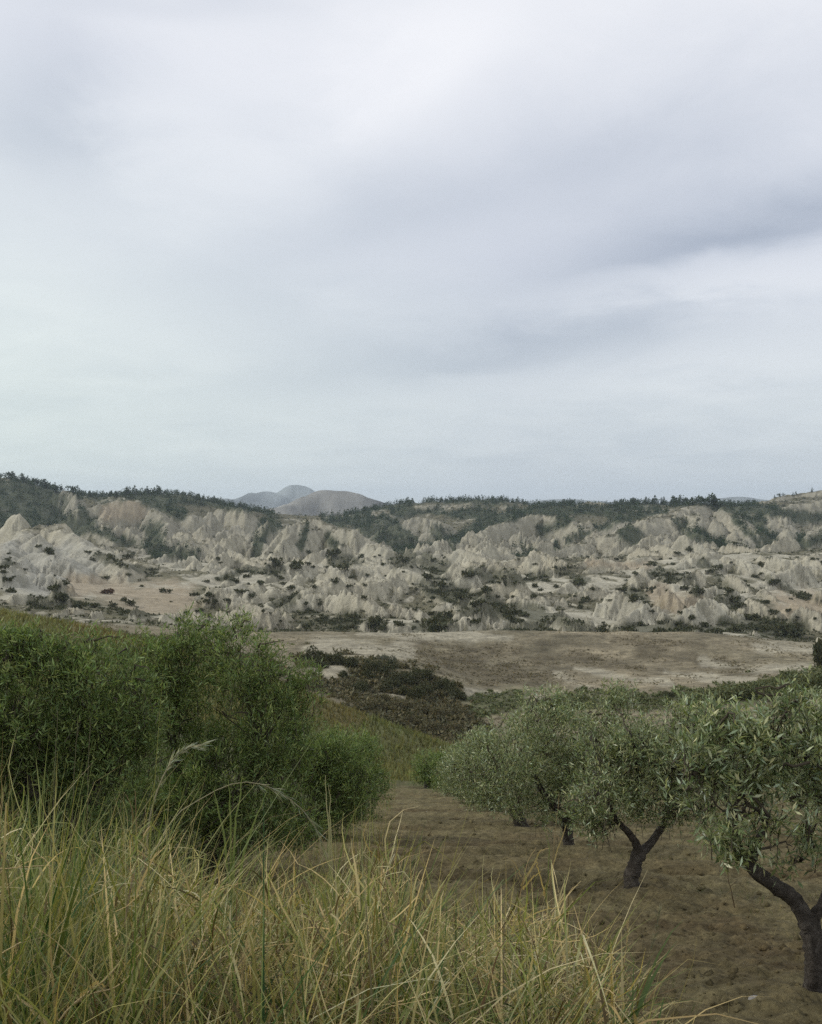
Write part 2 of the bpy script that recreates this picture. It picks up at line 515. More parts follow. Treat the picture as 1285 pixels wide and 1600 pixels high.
# mounds and ridges of clay: [(px, py, depth) ...], half width px, height px
MOUNDS = [
    # left flank
    ([(18, 806, 700), (30, 803, 690)], 34, 50), ([(78, 822, 640), (96, 818, 650)], 46, 45), ([(60, 835, 600)], 34, 26),
    ([(110, 838, 610)], 26, 26), ([(150, 856, 590), (170, 862, 580)], 34, 32), ([(60, 862, 520), (95, 872, 500)], 56, 30),
    ([(25, 880, 470)], 44, 34), ([(42, 898, 430)], 38, 36), ([(62, 910, 405)], 24, 26), ([(8, 905, 420)], 26, 30),
    ([(120, 868, 555), (155, 880, 540)], 46, 24), ([(200, 872, 560), (235, 880, 545)], 40, 18),
    ([(90, 925, 350)], 18, 18), ([(30, 925, 350)], 26, 20),
    ([(150, 955, 318)], 20, 16), ([(215, 950, 322)], 28, 22), ([(262, 958, 315)], 24, 16), ([(290, 950, 325), (330, 962, 318)], 32, 24),
    ([(120, 950, 325)], 16, 14), ([(345, 965, 312)], 22, 14),
    # scarp and cones behind, left
    ([(85, 768, 1230), (112, 766, 1220), (122, 775, 1190)], 26, 52), ([(108, 795, 1120)], 24, 40),
    ([(128, 795, 1050), (150, 786, 1070), (190, 781, 1085), (225, 786, 1090)], 56, 55), ([(205, 818, 985)], 24, 38),
    ([(240, 790, 1090), (275, 797, 1080), (300, 806, 1060)], 48, 48), ([(175, 800, 1030)], 26, 42), ([(150, 812, 1000)], 22, 34),
    ([(260, 834, 960)], 14, 22), ([(285, 830, 930)], 30, 40), ([(318, 818, 960)], 30, 40),
    ([(275, 780, 1290), (312, 783, 1270)], 30, 24), ([(358, 792, 1180), (385, 795, 1160)], 40, 40), ([(330, 800, 1120)], 30, 40),
    ([(362, 833, 860), (380, 834, 865)], 42, 46), ([(340, 850, 830)], 26, 30), ([(398, 852, 850)], 24, 32),
    ([(420, 812, 1010)], 30, 40), ([(305, 875, 560)], 17, 17), ([(328, 880, 550)], 20, 14), ([(355, 884, 545)], 22, 16),
    # long flanks of the big hills
    ([(488, 812, 835), (450, 838, 790), (412, 866, 740)], 40, 40), ([(505, 815, 830), (560, 838, 790), (618, 866, 730)], 40, 40), ([(1100, 787, 1085), (1030, 806, 1000), (950, 838, 900), (885, 868, 810)], 52, 48),
    ([(1120, 788, 1080), (1165, 818, 980), (1210, 862, 850)], 46, 48), ([(1090, 790, 1070), (1085, 825, 950), (1100, 860, 840)], 36, 36), ([(840, 802, 1065), (890, 812, 1020), (935, 832, 950)], 40, 36),
    ([(170, 785, 1085), (160, 815, 1010), (175, 845, 930)], 34, 34), ([(240, 790, 1085), (262, 820, 1000), (255, 850, 920)], 30, 30), ([(640, 792, 1390), (600, 812, 1280), (560, 830, 1150)], 44, 36),
    ([(1195, 782, 1420), (1240, 812, 1200), (1285, 845, 980)], 46, 40), ([(60, 820, 650), (20, 850, 590), (-20, 880, 520)], 50, 40), ([(90, 820, 645), (140, 855, 580), (200, 885, 510)], 42, 36),
    ([(590, 878, 570), (640, 905, 510), (700, 945, 420)], 40, 36), ([(1050, 868, 640), (1100, 905, 540), (1160, 955, 430)], 40, 38), ([(1150, 878, 620), (1200, 915, 520), (1275, 960, 410)], 44, 42),
    ([(910, 876, 600), (880, 915, 500), (845, 950, 410)], 36, 32), ([(480, 884, 560), (450, 920, 470), (410, 955, 380)], 36, 32), ([(735, 872, 630), (775, 905, 530), (830, 940, 440)], 34, 30), ([(1010, 880, 600), (985, 920, 500), (950, 962, 400)], 36, 32),
    # great pyramid left of centre
    ([(462, 822, 800), (488, 808, 830), (505, 815, 820)], 62, 66), ([(445, 845, 750)], 38, 40), ([(530, 822, 800), (560, 832, 780)], 36, 50),
    ([(430, 862, 700)], 30, 28), ([(490, 862, 690)], 26, 24), ([(510, 870, 680)], 20, 18), ([(590, 850, 730), (605, 860, 715)], 34, 34),
    ([(535, 850, 720)], 26, 28), ([(560, 865, 690)], 22, 20),
    # hills behind, centre
    ([(620, 818, 1180), (660, 806, 1200), (690, 812, 1190)], 48, 42), ([(640, 792, 1400), (700, 786, 1420)], 40, 30),
    ([(720, 788, 1400), (750, 782, 1400)], 34, 30), ([(790, 786, 1380)], 30, 30), ([(600, 822, 1120)], 24, 24), ([(670, 830, 1080)], 26, 24),
    ([(706, 858, 900), (750, 828, 960), (795, 812, 1010), (840, 803, 1060)], 44, 48), ([(762, 836, 900)], 26, 38), ([(790, 842, 890)], 22, 32),
    ([(735, 850, 880)], 20, 24), ([(815, 828, 930)], 26, 42), ([(840, 838, 900)], 22, 34),
    # centre front
    ([(478, 884, 560)], 22, 22), ([(510, 884, 560)], 20, 20), ([(500, 905, 480), (508, 910, 470)], 34, 42), ([(470, 915, 470)], 22, 26),
    ([(560, 880, 570), (585, 880, 560), (615, 886, 550)], 42, 44), ([(572, 900, 510)], 28, 34), ([(605, 905, 500), (590, 915, 480)], 36, 40),
    ([(622, 920, 460)], 26, 36), ([(650, 912, 500), (672, 928, 480)], 38, 40), ([(545, 932, 430)], 26, 26), ([(520, 945, 405)], 20, 20),
    ([(430, 918, 460)], 30, 32), ([(415, 900, 510)], 24, 26), ([(385, 925, 430)], 26, 26), ([(400, 955, 360)], 24, 22), ([(450, 955, 370)], 24, 24),
    ([(470, 972, 345)], 20, 16), ([(575, 968, 350)], 22, 18), ([(645, 948, 380), (660, 955, 375)], 34, 28), ([(690, 970, 345)], 26, 20),
    ([(612, 972, 340)], 18, 14), ([(715, 868, 640), (735, 872, 630)], 30, 28), ([(690, 880, 600)], 22, 20), ([(760, 892, 560)], 26, 24),
    ([(700, 895, 540)], 22, 20), ([(815, 890, 560)], 28, 28), ([(785, 882, 590)], 24, 18), ([(740, 920, 470)], 28, 24), ([(790, 925, 460)], 26, 22),
    ([(730, 975, 332), (748, 974, 330)], 22, 16), ([(775, 972, 335)], 18, 16), ([(795, 945, 400)], 24, 22),
    # right, behind
    ([(900, 850, 830), (930, 838, 860), (950, 838, 850)], 38, 40), ([(975, 838, 830)], 26, 34), ([(900, 862, 760)], 24, 22), ([(960, 852, 790)], 20, 22),
    ([(1000, 812, 960)], 28, 36), ([(1055, 800, 1030), (1100, 786, 1080), (1130, 792, 1070)], 60, 56), ([(1075, 828, 880), (1092, 835, 850)], 40, 42),
    ([(1030, 838, 850)], 26, 34), ([(1125, 812, 960)], 32, 44), ([(1150, 826, 900)], 28, 40), ([(1105, 848, 800), (1120, 855, 780)], 34, 34),
    ([(1060, 856, 770)], 26, 26), ([(1170, 850, 820)], 28, 30), ([(1200, 800, 1130), (1245, 788, 1160), (1290, 780, 1180)], 44, 36),
    ([(1195, 782, 1420), (1240, 773, 1450), (1290, 766, 1460)], 40, 30), ([(1230, 826, 940)], 30, 34), ([(1275, 834, 930)], 30, 34), ([(1210, 840, 880)], 20, 24),
    ([(870, 800, 1330), (920, 783, 1380), (950, 788, 1370)], 34, 22), ([(1255, 855, 850)], 24, 24),
    # right, front
    ([(850, 880, 600), (870, 884, 590)], 32, 30), ([(910, 878, 590), (945, 874, 600), (960, 876, 600)], 32, 34), ([(985, 872, 620), (1020, 868, 640), (1080, 868, 640)], 40, 38),
    ([(880, 912, 490)], 24, 26), ([(862, 932, 440)], 34, 34), ([(945, 916, 480)], 28, 34), ([(975, 938, 425), (990, 942, 420)], 38, 34), ([(1010, 890, 570)], 34, 30),
    ([(1035, 918, 480), (1060, 912, 490), (1080, 920, 480)], 48, 50), ([(1030, 945, 420)], 34, 26), ([(1095, 885, 580), (1120, 915, 520), (1140, 945, 460)], 30, 42),
    ([(1140, 878, 620), (1155, 880, 610)], 44, 46), ([(1165, 905, 540)], 30, 36), ([(1190, 918, 470), (1205, 930, 450)], 36, 44), ([(1240, 940, 420), (1262, 945, 415)], 46, 50),
    ([(1200, 872, 680), (1250, 868, 690), (1300, 866, 690)], 48, 42), ([(1270, 908, 540), (1300, 905, 540)], 38, 40), ([(1225, 900, 570)], 26, 24),
    ([(825, 968, 345)], 20, 24), ([(918, 966, 345)], 26, 26), ([(895, 975, 335)], 16, 14), ([(960, 975, 335)], 22, 14), ([(1060, 985, 325)], 16, 12), ([(1090, 982, 328)], 14, 12),
    ([(1180, 985, 330)], 14, 10), ([(905, 900, 530)], 22, 20), ([(835, 910, 500)], 24, 22),
]
r_m = np.random.default_rng(5)
for k in range(260):
    d = r_m.uniform(318, 660)
    px = r_m.uniform(-150, 1440)
    if 100 < px < 320 and 330 < d < 560:
        continue
    j = int(np.argmin(abs(US - (px - 642.5) / F)))
    i = int(np.argmin(abs(YS - d)))
    w = r_m.uniform(12, 38) * (450 / d) ** 0.5
    hgt = w * r_m.uniform(0.65, 1.0)
    tilt = r_m.choice([-1, 1]) * r_m.uniform(0.8, 2.2) * w
    MOUNDS.append(([(px, 800 - Z[i, j] / d * F - hgt, d), (px + 0.5 * tilt, 800 - Z[i, j] / d * F - hgt * 0.62, d - w / F * d * 0.7), (px + tilt, 800 - Z[i, j] / d * F - hgt * 0.1, d - w / F * d * 1.5)], w * 0.8, hgt))
for k in range(190):
    d = r_m.uniform(690, 1190)
    px = r_m.uniform(-150, 1440)
    j = int(np.argmin(abs(US - (px - 642.5) / F)))
    i = int(np.argmin(abs(YS - d)))
    w = r_m.uniform(12, 34)
    hgt = w * r_m.uniform(0.6, 1.1)
    if 800 - Z[i, j] / d * F - hgt < np.interp(px, [0, 130, 400, 640, 1285], [782, 800, 815, 815, 800]):
        continue
    tilt = r_m.choice([-1, 1]) * r_m.uniform(0.8, 2.4) * w
    MOUNDS.append(([(px, 800 - Z[i, j] / d * F - hgt, d), (px + tilt, 800 - Z[i, j] / d * F - hgt * 0.2, d - 1.6 * w / F * d)], w * 0.8, hgt))
MOUNDS += [([(454, 756, 7000), (464, 756, 7000)], 66, 25), ([(395, 771, 6400), (420, 768, 6600)], 60, 16), ([(345, 777, 5600)], 60, 10),
           ([(498, 769, 3450), (518, 765, 3500), (548, 769, 3550), (572, 775, 3550)], 80, 28), ([(455, 783, 3300)], 50, 16), ([(880, 780, 6500)], 120, 10), ([(1150, 776, 6500)], 90, 12)]
def d0_of(pts):
    return sum(p[2] for p in pts) / len(pts)


clay = np.zeros_like(Z)             # how much a place belongs to a mound
for pts, hw, hh in MOUNDS:
    hw = hw * (1.22 if d0_of(pts) < 2000 else 1.0)
    P_ = np.array([PX(*p) for p in pts])
    d0 = P_[:, 1].mean()
    rnd = 0.015 + 0.06 * abs(math.sin(pts[0][0] * 1.7 + pts[0][1]))
    R = hw / F * d0
    H = hh / F * d0
    ylo, yhi = P_[:, 1].min() - 2.2 * R, P_[:, 1].max() + 2.2 * R
    r0, r1 = np.searchsorted(YS, [ylo, yhi])
    r1 = max(r1, r0 + 2)
    ulo, uhi = (P_[:, 0].min() - 2.2 * R) / d0, (P_[:, 0].max() + 2.2 * R) / d0
    c0, c1 = np.searchsorted(US, [ulo - 0.01, uhi + 0.01])
    if c1 <= c0:
        continue
    sl = (slice(r0, r1), slice(c0, c1))
    x, y = X[sl], Y[sl]
    s = 1.6 / R
    wx = x + 0.26 * R * fbm(x * s, y * s, 31, 2)
    wy = y + 0.26 * R * fbm(x * s, y * s, 57, 3)
    best = None
    segs = [(P_[0], P_[0])] if len(P_) == 1 else list(zip(P_[:-1], P_[1:]))
    for a, b in segs:
        ab = b[:2] - a[:2]
        L2 = ab @ ab + 1e-6
        t = np.clip(((wx - a[0]) * ab[0] + (wy - a[1]) * ab[1]) / L2, 0, 1)
        r = np.hypot(wx - a[0] - t * ab[0], wy - a[1] - t * ab[1]) / R
        top = a[2] + (b[2] - a[2]) * t + 0.10 * H * fbm(x * 3 / R, y * 3 / R, 77, 2)
        hgt = top - H * (np.sqrt(r * r + rnd) - rnd ** 0.5) * 1.5
        best = hgt if best is None else np.maximum(best, hgt)
    k_ = 0.05 * H
    zz = Z[sl]
    dd = best - zz
    Z[sl] = np.where(dd > k_, best, np.where(dd < -k_, zz, zz + (dd + k_) ** 2 / (4 * k_)))
    clay[sl] = np.maximum(clay[sl], sstep(-0.1 * H, 0.22 * H, dd))


# erosion: rills that run down the slopes, from large to small
def rills(x, y, gx, gy, cell, seed):
    px_, py_ = x / cell, y / cell
    ix, iy = np.floor(px_).astype(np.int64), np.floor(py_).astype(np.int64)
    gm = np.sqrt(gx * gx + gy * gy) + 1e-6
    tx, ty = -gy / gm, gx / gm
    FR = 2 * math.pi * 1.1
    acc = np.zeros_like(x)
    ws = np.zeros_like(x)
    ac2 = np.zeros_like(x)
    for i in (-1, 0, 1):
        for j in (-1, 0, 1):
            cx_, cy_ = ix + i, iy + j
            vx = px_ - cx_ - h2(cx_, cy_, seed)
            vy = py_ - cy_ - h2(cx_, cy_, seed + 1)
            w = np.exp(-(vx * vx + vy * vy) * 2.2)
            ph = (vx * tx + vy * ty) * FR
            acc += np.cos(ph) * w
            ac2 += -np.sin(ph) * w * FR
            ws += w
    a_ = acc / ws
    rt = np.sqrt(a_ * a_ + 0.012)
    dd_ = 2 * a_ / rt * ac2 / ws / cell
    return 2 * rt - 1, dd_ * tx, dd_ * ty


er0, er1 = np.searchsorted(YS, [296, 1640])
xs, ys = X[er0:er1], Y[er0:er1]
ze = Z[er0:er1].copy()


def grads(z):
    zu = np.gradient(z, US, axis=1)
    zy = np.gradient(z, YS[er0:er1], axis=0)
    gx = zu / ys
    gy = zy - zu * xs / ys / ys
    return gx, gy


gx, gy = grads(ze)
gx, gy = np.clip(gx, -2, 2), np.clip(gy, -2, 2)
far_w = sstep(640, 760, ys)


def blur(a, k):
    for ax in (0, 1):
        c = np.cumsum(np.concatenate([np.repeat(a.take([0], ax), k + 1, ax), a, np.repeat(a.take([-1], ax), k, ax)], ax), axis=ax)
        n_ = a.shape[ax]
        a = (c.take(np.arange(2 * k + 1, 2 * k + 1 + n_), ax) - c.take(np.arange(0, n_), ax)) / (2 * k + 1)
    return a


def div(gx_, gy_):
    xu = np.gradient(gx_, US, axis=1) / ys
    yy = np.gradient(gy_, YS[er0:er1], axis=0) - np.gradient(gy_, US, axis=1) * xs / ys / ys
    return xu + yy


# creases between the mounds: plants, plus crevice shade painted into the colour
lap = blur(div(gx, gy), 2)
crease = np.zeros_like(Z)
crease[er0:er1] = sstep(0.06, 0.26, lap * np.where(ys > 700, 1.6, 1.0))
flow = np.zeros_like(ze)
wsum = 0
for k, (c1, c2, a) in enumerate([(24, 46, 0.10), (12, 23, 0.10), (6, 12, 0.07), (3, 6, 0.035)]):
    sl_ = np.clip(np.hypot(gx, gy) - 0.12, 0, 0.9)
    e1, gx1, gy1 = rills(xs, ys, gx, gy, c1, 100 + 7 * k)
    e2, gx2, gy2 = rills(xs, ys, gx, gy, c2, 200 + 7 * k)
    A1, A2 = a * c1 * sl_ * (1 - far_w), a * c2 * sl_ * far_w
    ze += A1 * e1 + A2 * e2
    gx += 0.5 * (A1 * gx1 + A2 * gx2)
    gy += 0.5 * (A1 * gy1 + A2 * gy2)
    flow += (e1 * (1 - far_w) + e2 * far_w) * (0.6, 0.4, 0.25, 0.1)[k]
ze += 0.25 * fbm(xs * 0.35, ys * 0.35, 91, 3)
fade = sstep(296, 312, ys) * sstep(1640, 1600, ys)
Z[er0:er1] += (ze - Z[er0:er1]) * fade
slope = np.zeros_like(Z)
g2_ = grads(Z[er0:er1])
slope[er0:er1] = np.hypot(*g2_)
aspect = np.zeros_like(Z)                              # right-facing slopes, painted darker as shaded sides with the plant colour
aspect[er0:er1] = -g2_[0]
flowf = np.zeros_like(Z)
flowf[er0:er1] = flow
# fine roughness nearer by
Z += np.where(Y < 296, 1, 0) * (0.12 * fbm(X * 1.1, Y * 1.1, 41, 3) + 0.35 * fbm(X * 0.16, Y * 0.16, 43, 3) * sstep(70, 120, Y))

# lowered a little where the finer orchard floor lies over it
Z -= 0.25 * sstep(66, 60, Y)
PYG = 800 - Z / Y * F


# ---- land cover, laid on the ground as brush strokes: (photo points, radius px, depth range)
def stroke(strokes, soft=0.5, rough=0.5, nscale=1.0, seed=3):
    out = np.zeros_like(Z)
    for pts, rad, d0, d1 in strokes:
        r0, r1 = np.searchsorted(YS, [d0, d1])
        p = np.array(pts, float)
        c0, c1 = np.searchsorted(US, [(p[:, 0].min() - 2 * rad - 642.5) / F, (p[:, 0].max() + 2 * rad - 642.5) / F])
        if c1 <= c0 or r1 <= r0:
            continue
        qx, qy = PXG[r0:r1, c0:c1], PYG[r0:r1, c0:c1]
        dd = None
        segs = [(p[0], p[0])] if len(p) == 1 else list(zip(p[:-1], p[1:]))
        for a, b in segs:
            ab = b - a
            t = np.clip(((qx - a[0]) * ab[0] + (qy - a[1]) * ab[1]) / (ab @ ab + 1e-6), 0, 1)
            e = np.hypot(qx - a[0] - t * ab[0], qy - a[1] - t * ab[1])
            dd = e if dd is None else np.minimum(dd, e)
        x, y = X[r0:r1, c0:c1], Y[r0:r1, c0:c1]
        s = nscale * 14.0 / (d0 + d1)
        m = sstep(1 + soft, 1 - soft, dd / rad + rough * (2.6 * fbm(qx * 0.03, qy * 0.045 , seed, 4) + 2.2 * fbm(x * s * 5, y * s * 5, seed, 4)) + 0.45 * np.clip(flowf[r0:r1, c0:c1], -1, 1))
        out[r0:r1, c0:c1] = np.maximum(out[r0:r1, c0:c1], m)
    return out


FOREST = stroke([
    ([(-60, 770), (40, 770), (75, 775)], 24, 900, 1800), ([(-60, 790), (60, 785)], 20, 900, 1800), ([(100, 755), (130, 772)], 10, 1100, 1800),
    ([(-40, 812), (40, 812), (75, 806), (120, 825)], 12, 750, 1400), ([(140, 775), (180, 776), (240, 770), (262, 785)], 9, 900, 1800), ([(225, 780), (262, 795), (280, 806)], 9, 900, 1500),
    ([(128, 800), (140, 815), (120, 830)], 8, 800, 1300), ([(240, 835), (240, 855), (262, 870)], 15, 750, 1200), ([(150, 830), (185, 843), (222, 852)], 6, 700, 1100),
    ([(275, 778), (300, 780), (360, 792), (420, 802)], 6, 1000, 1800), ([(270, 860), (300, 872)], 9, 700, 1100), ([(400, 870), (408, 840)], 8, 800, 1200), ([(415, 830), (430, 822)], 10, 900, 1300),
    ([(520, 812), (550, 816), (590, 832), (620, 850), (650, 862), (690, 868)], 15, 850, 1400), ([(545, 797), (600, 792), (640, 800)], 8, 1000, 1800), ([(620, 780), (700, 778), (830, 783), (870, 792)], 7, 1100, 1800),
    ([(600, 812), (640, 845)], 8, 900, 1500), ([(640, 800), (680, 800), (720, 805), (760, 806)], 5, 1100, 1800), ([(700, 850), (760, 818), (820, 800), (880, 793), (960, 799)], 6.5, 1000, 1800),
    ([(690, 842), (700, 865)], 16, 850, 1400), ([(745, 872), (800, 872), (830, 866)], 9, 760, 1200), ([(850, 866), (900, 838), (950, 822)], 6, 800, 1300), ([(970, 788), (1040, 783), (1110, 780), (1150, 793)], 9, 950, 1800), ([(960, 812), (1000, 806), (1040, 800)], 4, 950, 1500),
    ([(980, 830), (1010, 860)], 10, 780, 1100), ([(1060, 818), (1120, 845), (1150, 868)], 9, 750, 1100), ([(1160, 800), (1185, 815), (1205, 850)], 9, 800, 1400), ([(1150, 812), (1175, 835), (1195, 862)], 6, 800, 1300), ([(1150, 792), (1200, 798), (1290, 812)], 6, 950, 1600),
    ([(1240, 812), (1285, 805)], 8, 950, 1500), ([(1245, 850), (1290, 840)], 7, 800, 1200), ([(850, 830), (880, 815)], 9, 950, 1300), ([(470, 850), (480, 822)], 6, 780, 950), ([(530, 862), (515, 840)], 9, 720, 950),
], soft=0.35, rough=0.45, seed=3)
SCRUB = stroke([
    ([(520, 878), (560, 876)], 7, 500, 760), ([(610, 880), (640, 872)], 10, 520, 800), ([(660, 875), (690, 890)], 11, 500, 800), ([(670, 915), (720, 925), (760, 945)], 11, 380, 560), ([(700, 940), (770, 950)], 9, 340, 480),
    ([(480, 975), (540, 970), (600, 975)], 10, 300, 400), ([(540, 965), (590, 978)], 9, 300, 400), ([(660, 980), (710, 978)], 10, 300, 380), ([(780, 955), (840, 962)], 10, 320, 420), ([(800, 985), (870, 965), (930, 990), (980, 985)], 10, 298, 400),
    ([(930, 985), (1000, 990), (1060, 978)], 13, 298, 380), ([(1040, 982), (1110, 985), (1180, 975), (1250, 985)], 11, 298, 390), ([(1130, 970), (1190, 980)], 10, 300, 400),
    ([(60, 938), (140, 945), (200, 955)], 9, 300, 370), ([(90, 920), (100, 950)], 8, 300, 400), ([(190, 945), (240, 960)], 8, 300, 360), ([(340, 905), (380, 890), (440, 890)], 5, 400, 600), ([(430, 945), (470, 930)], 6, 350, 500),
    ([(1120, 930), (1160, 950)], 10, 400, 560), ([(1100, 880), (1150, 930)], 6, 420, 640), ([(985, 920), (1000, 935)], 9, 400, 560), ([(880, 890), (910, 905)], 7, 450, 620), ([(1025, 895), (1080, 905), (1090, 920)], 7, 420, 620), ([(1200, 905), (1250, 930), (1290, 940)], 6, 420, 620),
    ([(150, 868), (200, 885), (240, 895)], 5, 480, 640), ([(15, 875), (0, 905)], 6, 400, 560), ([(820, 905), (850, 900)], 7, 450, 620), ([(740, 895), (800, 905)], 7, 450, 620),
], soft=0.4, rough=0.6, seed=9)
OCHRE = stroke([([(120, 920), (165, 918), (215, 925), (290, 938)], 17, 300, 620), ([(1225, 935), (1275, 955)], 17, 380, 520), ([(1030, 930), (1090, 945)], 14, 380, 520), ([(920, 880), (1010, 885)], 7, 480, 640), ([(170, 802), (215, 796)], 12, 950, 1200)], soft=0.6, rough=0.4, seed=21)
SMOOTH = stroke([([(20, 865), (90, 890), (140, 880)], 26, 400, 640), ([(30, 905), (60, 910)], 22, 360, 520)], soft=0.6, rough=0.3, seed=25)
PALE = stroke([([(480, 1012), (540, 1006), (600, 1014), (640, 1022)], 12, 150, 262), ([(490, 1052), (520, 1050)], 13, 140, 230), ([(560, 1085), (640, 1088)], 3, 130, 230),
               ([(900, 1045), (985, 1062), (1050, 1066)], 5, 140, 262), ([(1040, 1050), (1120, 1062), (1180, 1064)], 5, 140, 262), ([(1100, 1035), (1180, 1046), (1290, 1040)], 6, 140, 262),
               ([(560, 990), (700, 992), (800, 998)], 6, 180, 300), ([(870, 1055), (940, 1085)], 7, 130, 250), ([(1180, 1012), (1290, 1018)], 8, 160, 300), ([(720, 1080), (860, 1092)], 5, 130, 240)], soft=0.7, rough=0.5, seed=33)
DARKF = stroke([([(650, 1010), (720, 1030), (760, 1050), (860, 1060)], 16, 140, 262), ([(760, 1020), (900, 1030), (1000, 1045)], 9, 140, 270), ([(1000, 1020), (1130, 1040), (1200, 1055)], 9, 140, 270), ([(960, 1000), (1100, 1008)], 5, 180, 280)], soft=0.7, rough=0.6, seed=37)
GULLY = stroke([([(500, 1045), (560, 1070), (620, 1110), (690, 1140)], 30, 112, 235), ([(560, 1050), (640, 1070), (700, 1100)], 26, 112, 235), ([(470, 1030), (520, 1038), (560, 1040)], 8, 120, 240), ([(640, 1120), (720, 1130)], 26, 112, 200),
                ([(0, 985), (200, 1010), (420, 1045)], 16, 112, 250)], soft=0.4, rough=0.4, seed=45)
GREENF = stroke([([(740, 1105), (800, 1100), (900, 1100), (1100, 1090), (1285, 1065)], 14, 110, 200), ([(1180, 1080), (1285, 1060)], 12, 110, 230)], soft=0.6, rough=0.5, seed=49)
DRYG = stroke([([(110, 985), (200, 1000), (300, 1030)], 9, 70, 125), ([(440, 1082), (490, 1095), (560, 1128)], 13, 60, 125), ([(480, 1110), (540, 1130)], 10, 60, 110)], soft=0.7, rough=0.6, seed=53)


def lerp(a, b, t):
    return a + (np.asarray(b) - a) * t[..., None]


n1 = fbm(X * 0.02, Y * 0.02, 61, 5)
n2 = fbm(X * 0.13, Y * 0.13, 63, 4)
clay_c = np.ones(Z.shape + (3,)) * np.array([0.49, 0.465, 0.36])
clay_c = lerp(clay_c, (0.50, 0.45, 0.325), np.clip(0.5 + n1 * 1.3, 0, 1) * 0.6)
clay_c *= (1 + 0.12 * n2 + 0.10 * flowf)[..., None]
clay_c = lerp(clay_c, (0.21, 0.185, 0.13), np.clip(0.0 + 0.7 * n2 - 1.2 * n1, 0, 1) * 0.5)
clay_c = lerp(clay_c, (0.38, 0.37, 0.31), SMOOTH * 0.8)
clay_c = lerp(clay_c, (0.30, 0.28, 0.215), sstep(680, 860, Y) * (0.55 + 0.6 * np.clip(-n1 + n2 * 0.5, -0.5, 0.7)))
veg_shade_c = np.ones(Z.shape + (3,)) * np.array([0.095, 0.089, 0.050]) * (1 + 0.8 * n2)[..., None]
# plants and painted shade: gentle ground, hollows, creases, right-facing sides; steep clay is bare
thr = np.where(Y < 700, 0.5, 0.62)
bare = np.clip(clay * sstep(0.30, 0.62, slope + 0.35 * n2) + SMOOTH + OCHRE * 0.7, 0, 1)
veg_shade = np.clip((1 - 0.85 * bare + 0.4 * np.clip(aspect - 0.25, 0, 0.6)).clip(0, 1) * sstep(-0.28, 0.36, n1 * 1.3 + n2 * 0.9 - flowf * 0.5 + 0.35 * np.clip(aspect, 0, 0.8) + np.where(Y > 700, 0.36, 0.04)) * 0.9, 0, 1)
veg_shade = np.maximum(veg_shade, 0.85 * crease * sstep(-0.38, 0.12, n2 + 0.5 * n1) * (1 - SMOOTH))
veg_shade *= np.where(Y > 1900, 0.55, 1)
C = lerp(clay_c, veg_shade_c, np.clip(veg_shade, 0, 1)) if False else clay_c + (veg_shade_c - clay_c) * np.clip(veg_shade, 0, 1)[..., None]
C = lerp(C, (0.34, 0.275, 0.185), OCHRE * 0.65)
C = lerp(C, (0.075, 0.078, 0.046), SCRUB * 0.75)
C = lerp(C, (0.052, 0.064, 0.034), FOREST * 0.88)
C = lerp(C, (0.22, 0.212, 0.185), sstep(1700, 1900, Y) * 0.85)  # distant hills paled in the colour to make up for the thin haze
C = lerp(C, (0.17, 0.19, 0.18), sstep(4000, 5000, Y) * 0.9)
# fallow field
fld = np.ones(Z.shape + (3,)) * np.array([0.185, 0.163, 0.105])
fld = lerp(fld, (0.255, 0.218, 0.145), np.clip(0.45 + n1 * 1.6 + 0.8 * n2, 0, 1) * 0.8)
streak = vnoise(X * 0.05 + Y * 0.03, Y * 0.10 - X * 0.20, 71)
fld *= (1 + 0.35 * n2 + 0.22 * streak)[..., None]
fld = lerp(fld, (0.115, 0.097, 0.06), DARKF * 0.75)
fld = lerp(fld, (0.37, 0.34, 0.25), PALE * 0.8)
fld = lerp(fld, (0.075, 0.072, 0.042), GULLY * 0.92 * (1 - PALE))
fld = lerp(fld, (0.085, 0.095, 0.045), GREENF * 0.85)
wf = sstep(300, 288, Y + 10 * n2 + 8 * n1)
C = C + (fld - C) * wf[..., None]
# grass slope in front of the gully
grs = np.ones(Z.shape + (3,)) * np.array([0.135, 0.143, 0.058]) * (1 + 0.6 * n2)[..., None]
grs = lerp(grs, (0.19, 0.172, 0.075), np.clip(0.4 + n1 * 1.5, 0, 1) * 0.6)
grs = lerp(grs, (0.185, 0.148, 0.072), DRYG * 0.6)
wg = sstep(122, 106, Y + 6 * n2 + 0.0 * X)
C = C + (grs - C) * wg[..., None]
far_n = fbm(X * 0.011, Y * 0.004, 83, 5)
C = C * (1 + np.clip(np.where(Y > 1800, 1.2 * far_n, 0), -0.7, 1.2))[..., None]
C = np.clip(C, 0.01, 0.8)

gf = grid_faces(NR, NC)


def zone(name, ya, yb, mat):
    r0, r1 = int(np.searchsorted(YS, ya)), int(np.searchsorted(YS, yb))
    r1 = min(r1, NR - 1)
    V = np.stack([X[r0:r1 + 1], Y[r0:r1 + 1], Z[r0:r1 + 1]], -1).reshape(-1, 3)
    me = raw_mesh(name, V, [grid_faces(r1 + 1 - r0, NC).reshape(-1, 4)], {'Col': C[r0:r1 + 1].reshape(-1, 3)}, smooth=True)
    return tag(link(name, me, mat), kind='structure')


def land_col(scale, lo, hi, scale2=None):
    def f_(gg, co):
        n = gg.noise(co, scale, 6, 0.65)
        v = gg.mapr(n, 0.3, 0.7, lo, hi)
        if scale2:
            v = gg.m('MULTIPLY', v, gg.mapr(gg.noise(co, scale2, 3, 0.6), 0.3, 0.7, lo, hi))
        return gg.mix(1.0, attr(gg), gg.n('ShaderNodeCombineXYZ').outputs[0] if False else v, 'MULTIPLY')
    return f_


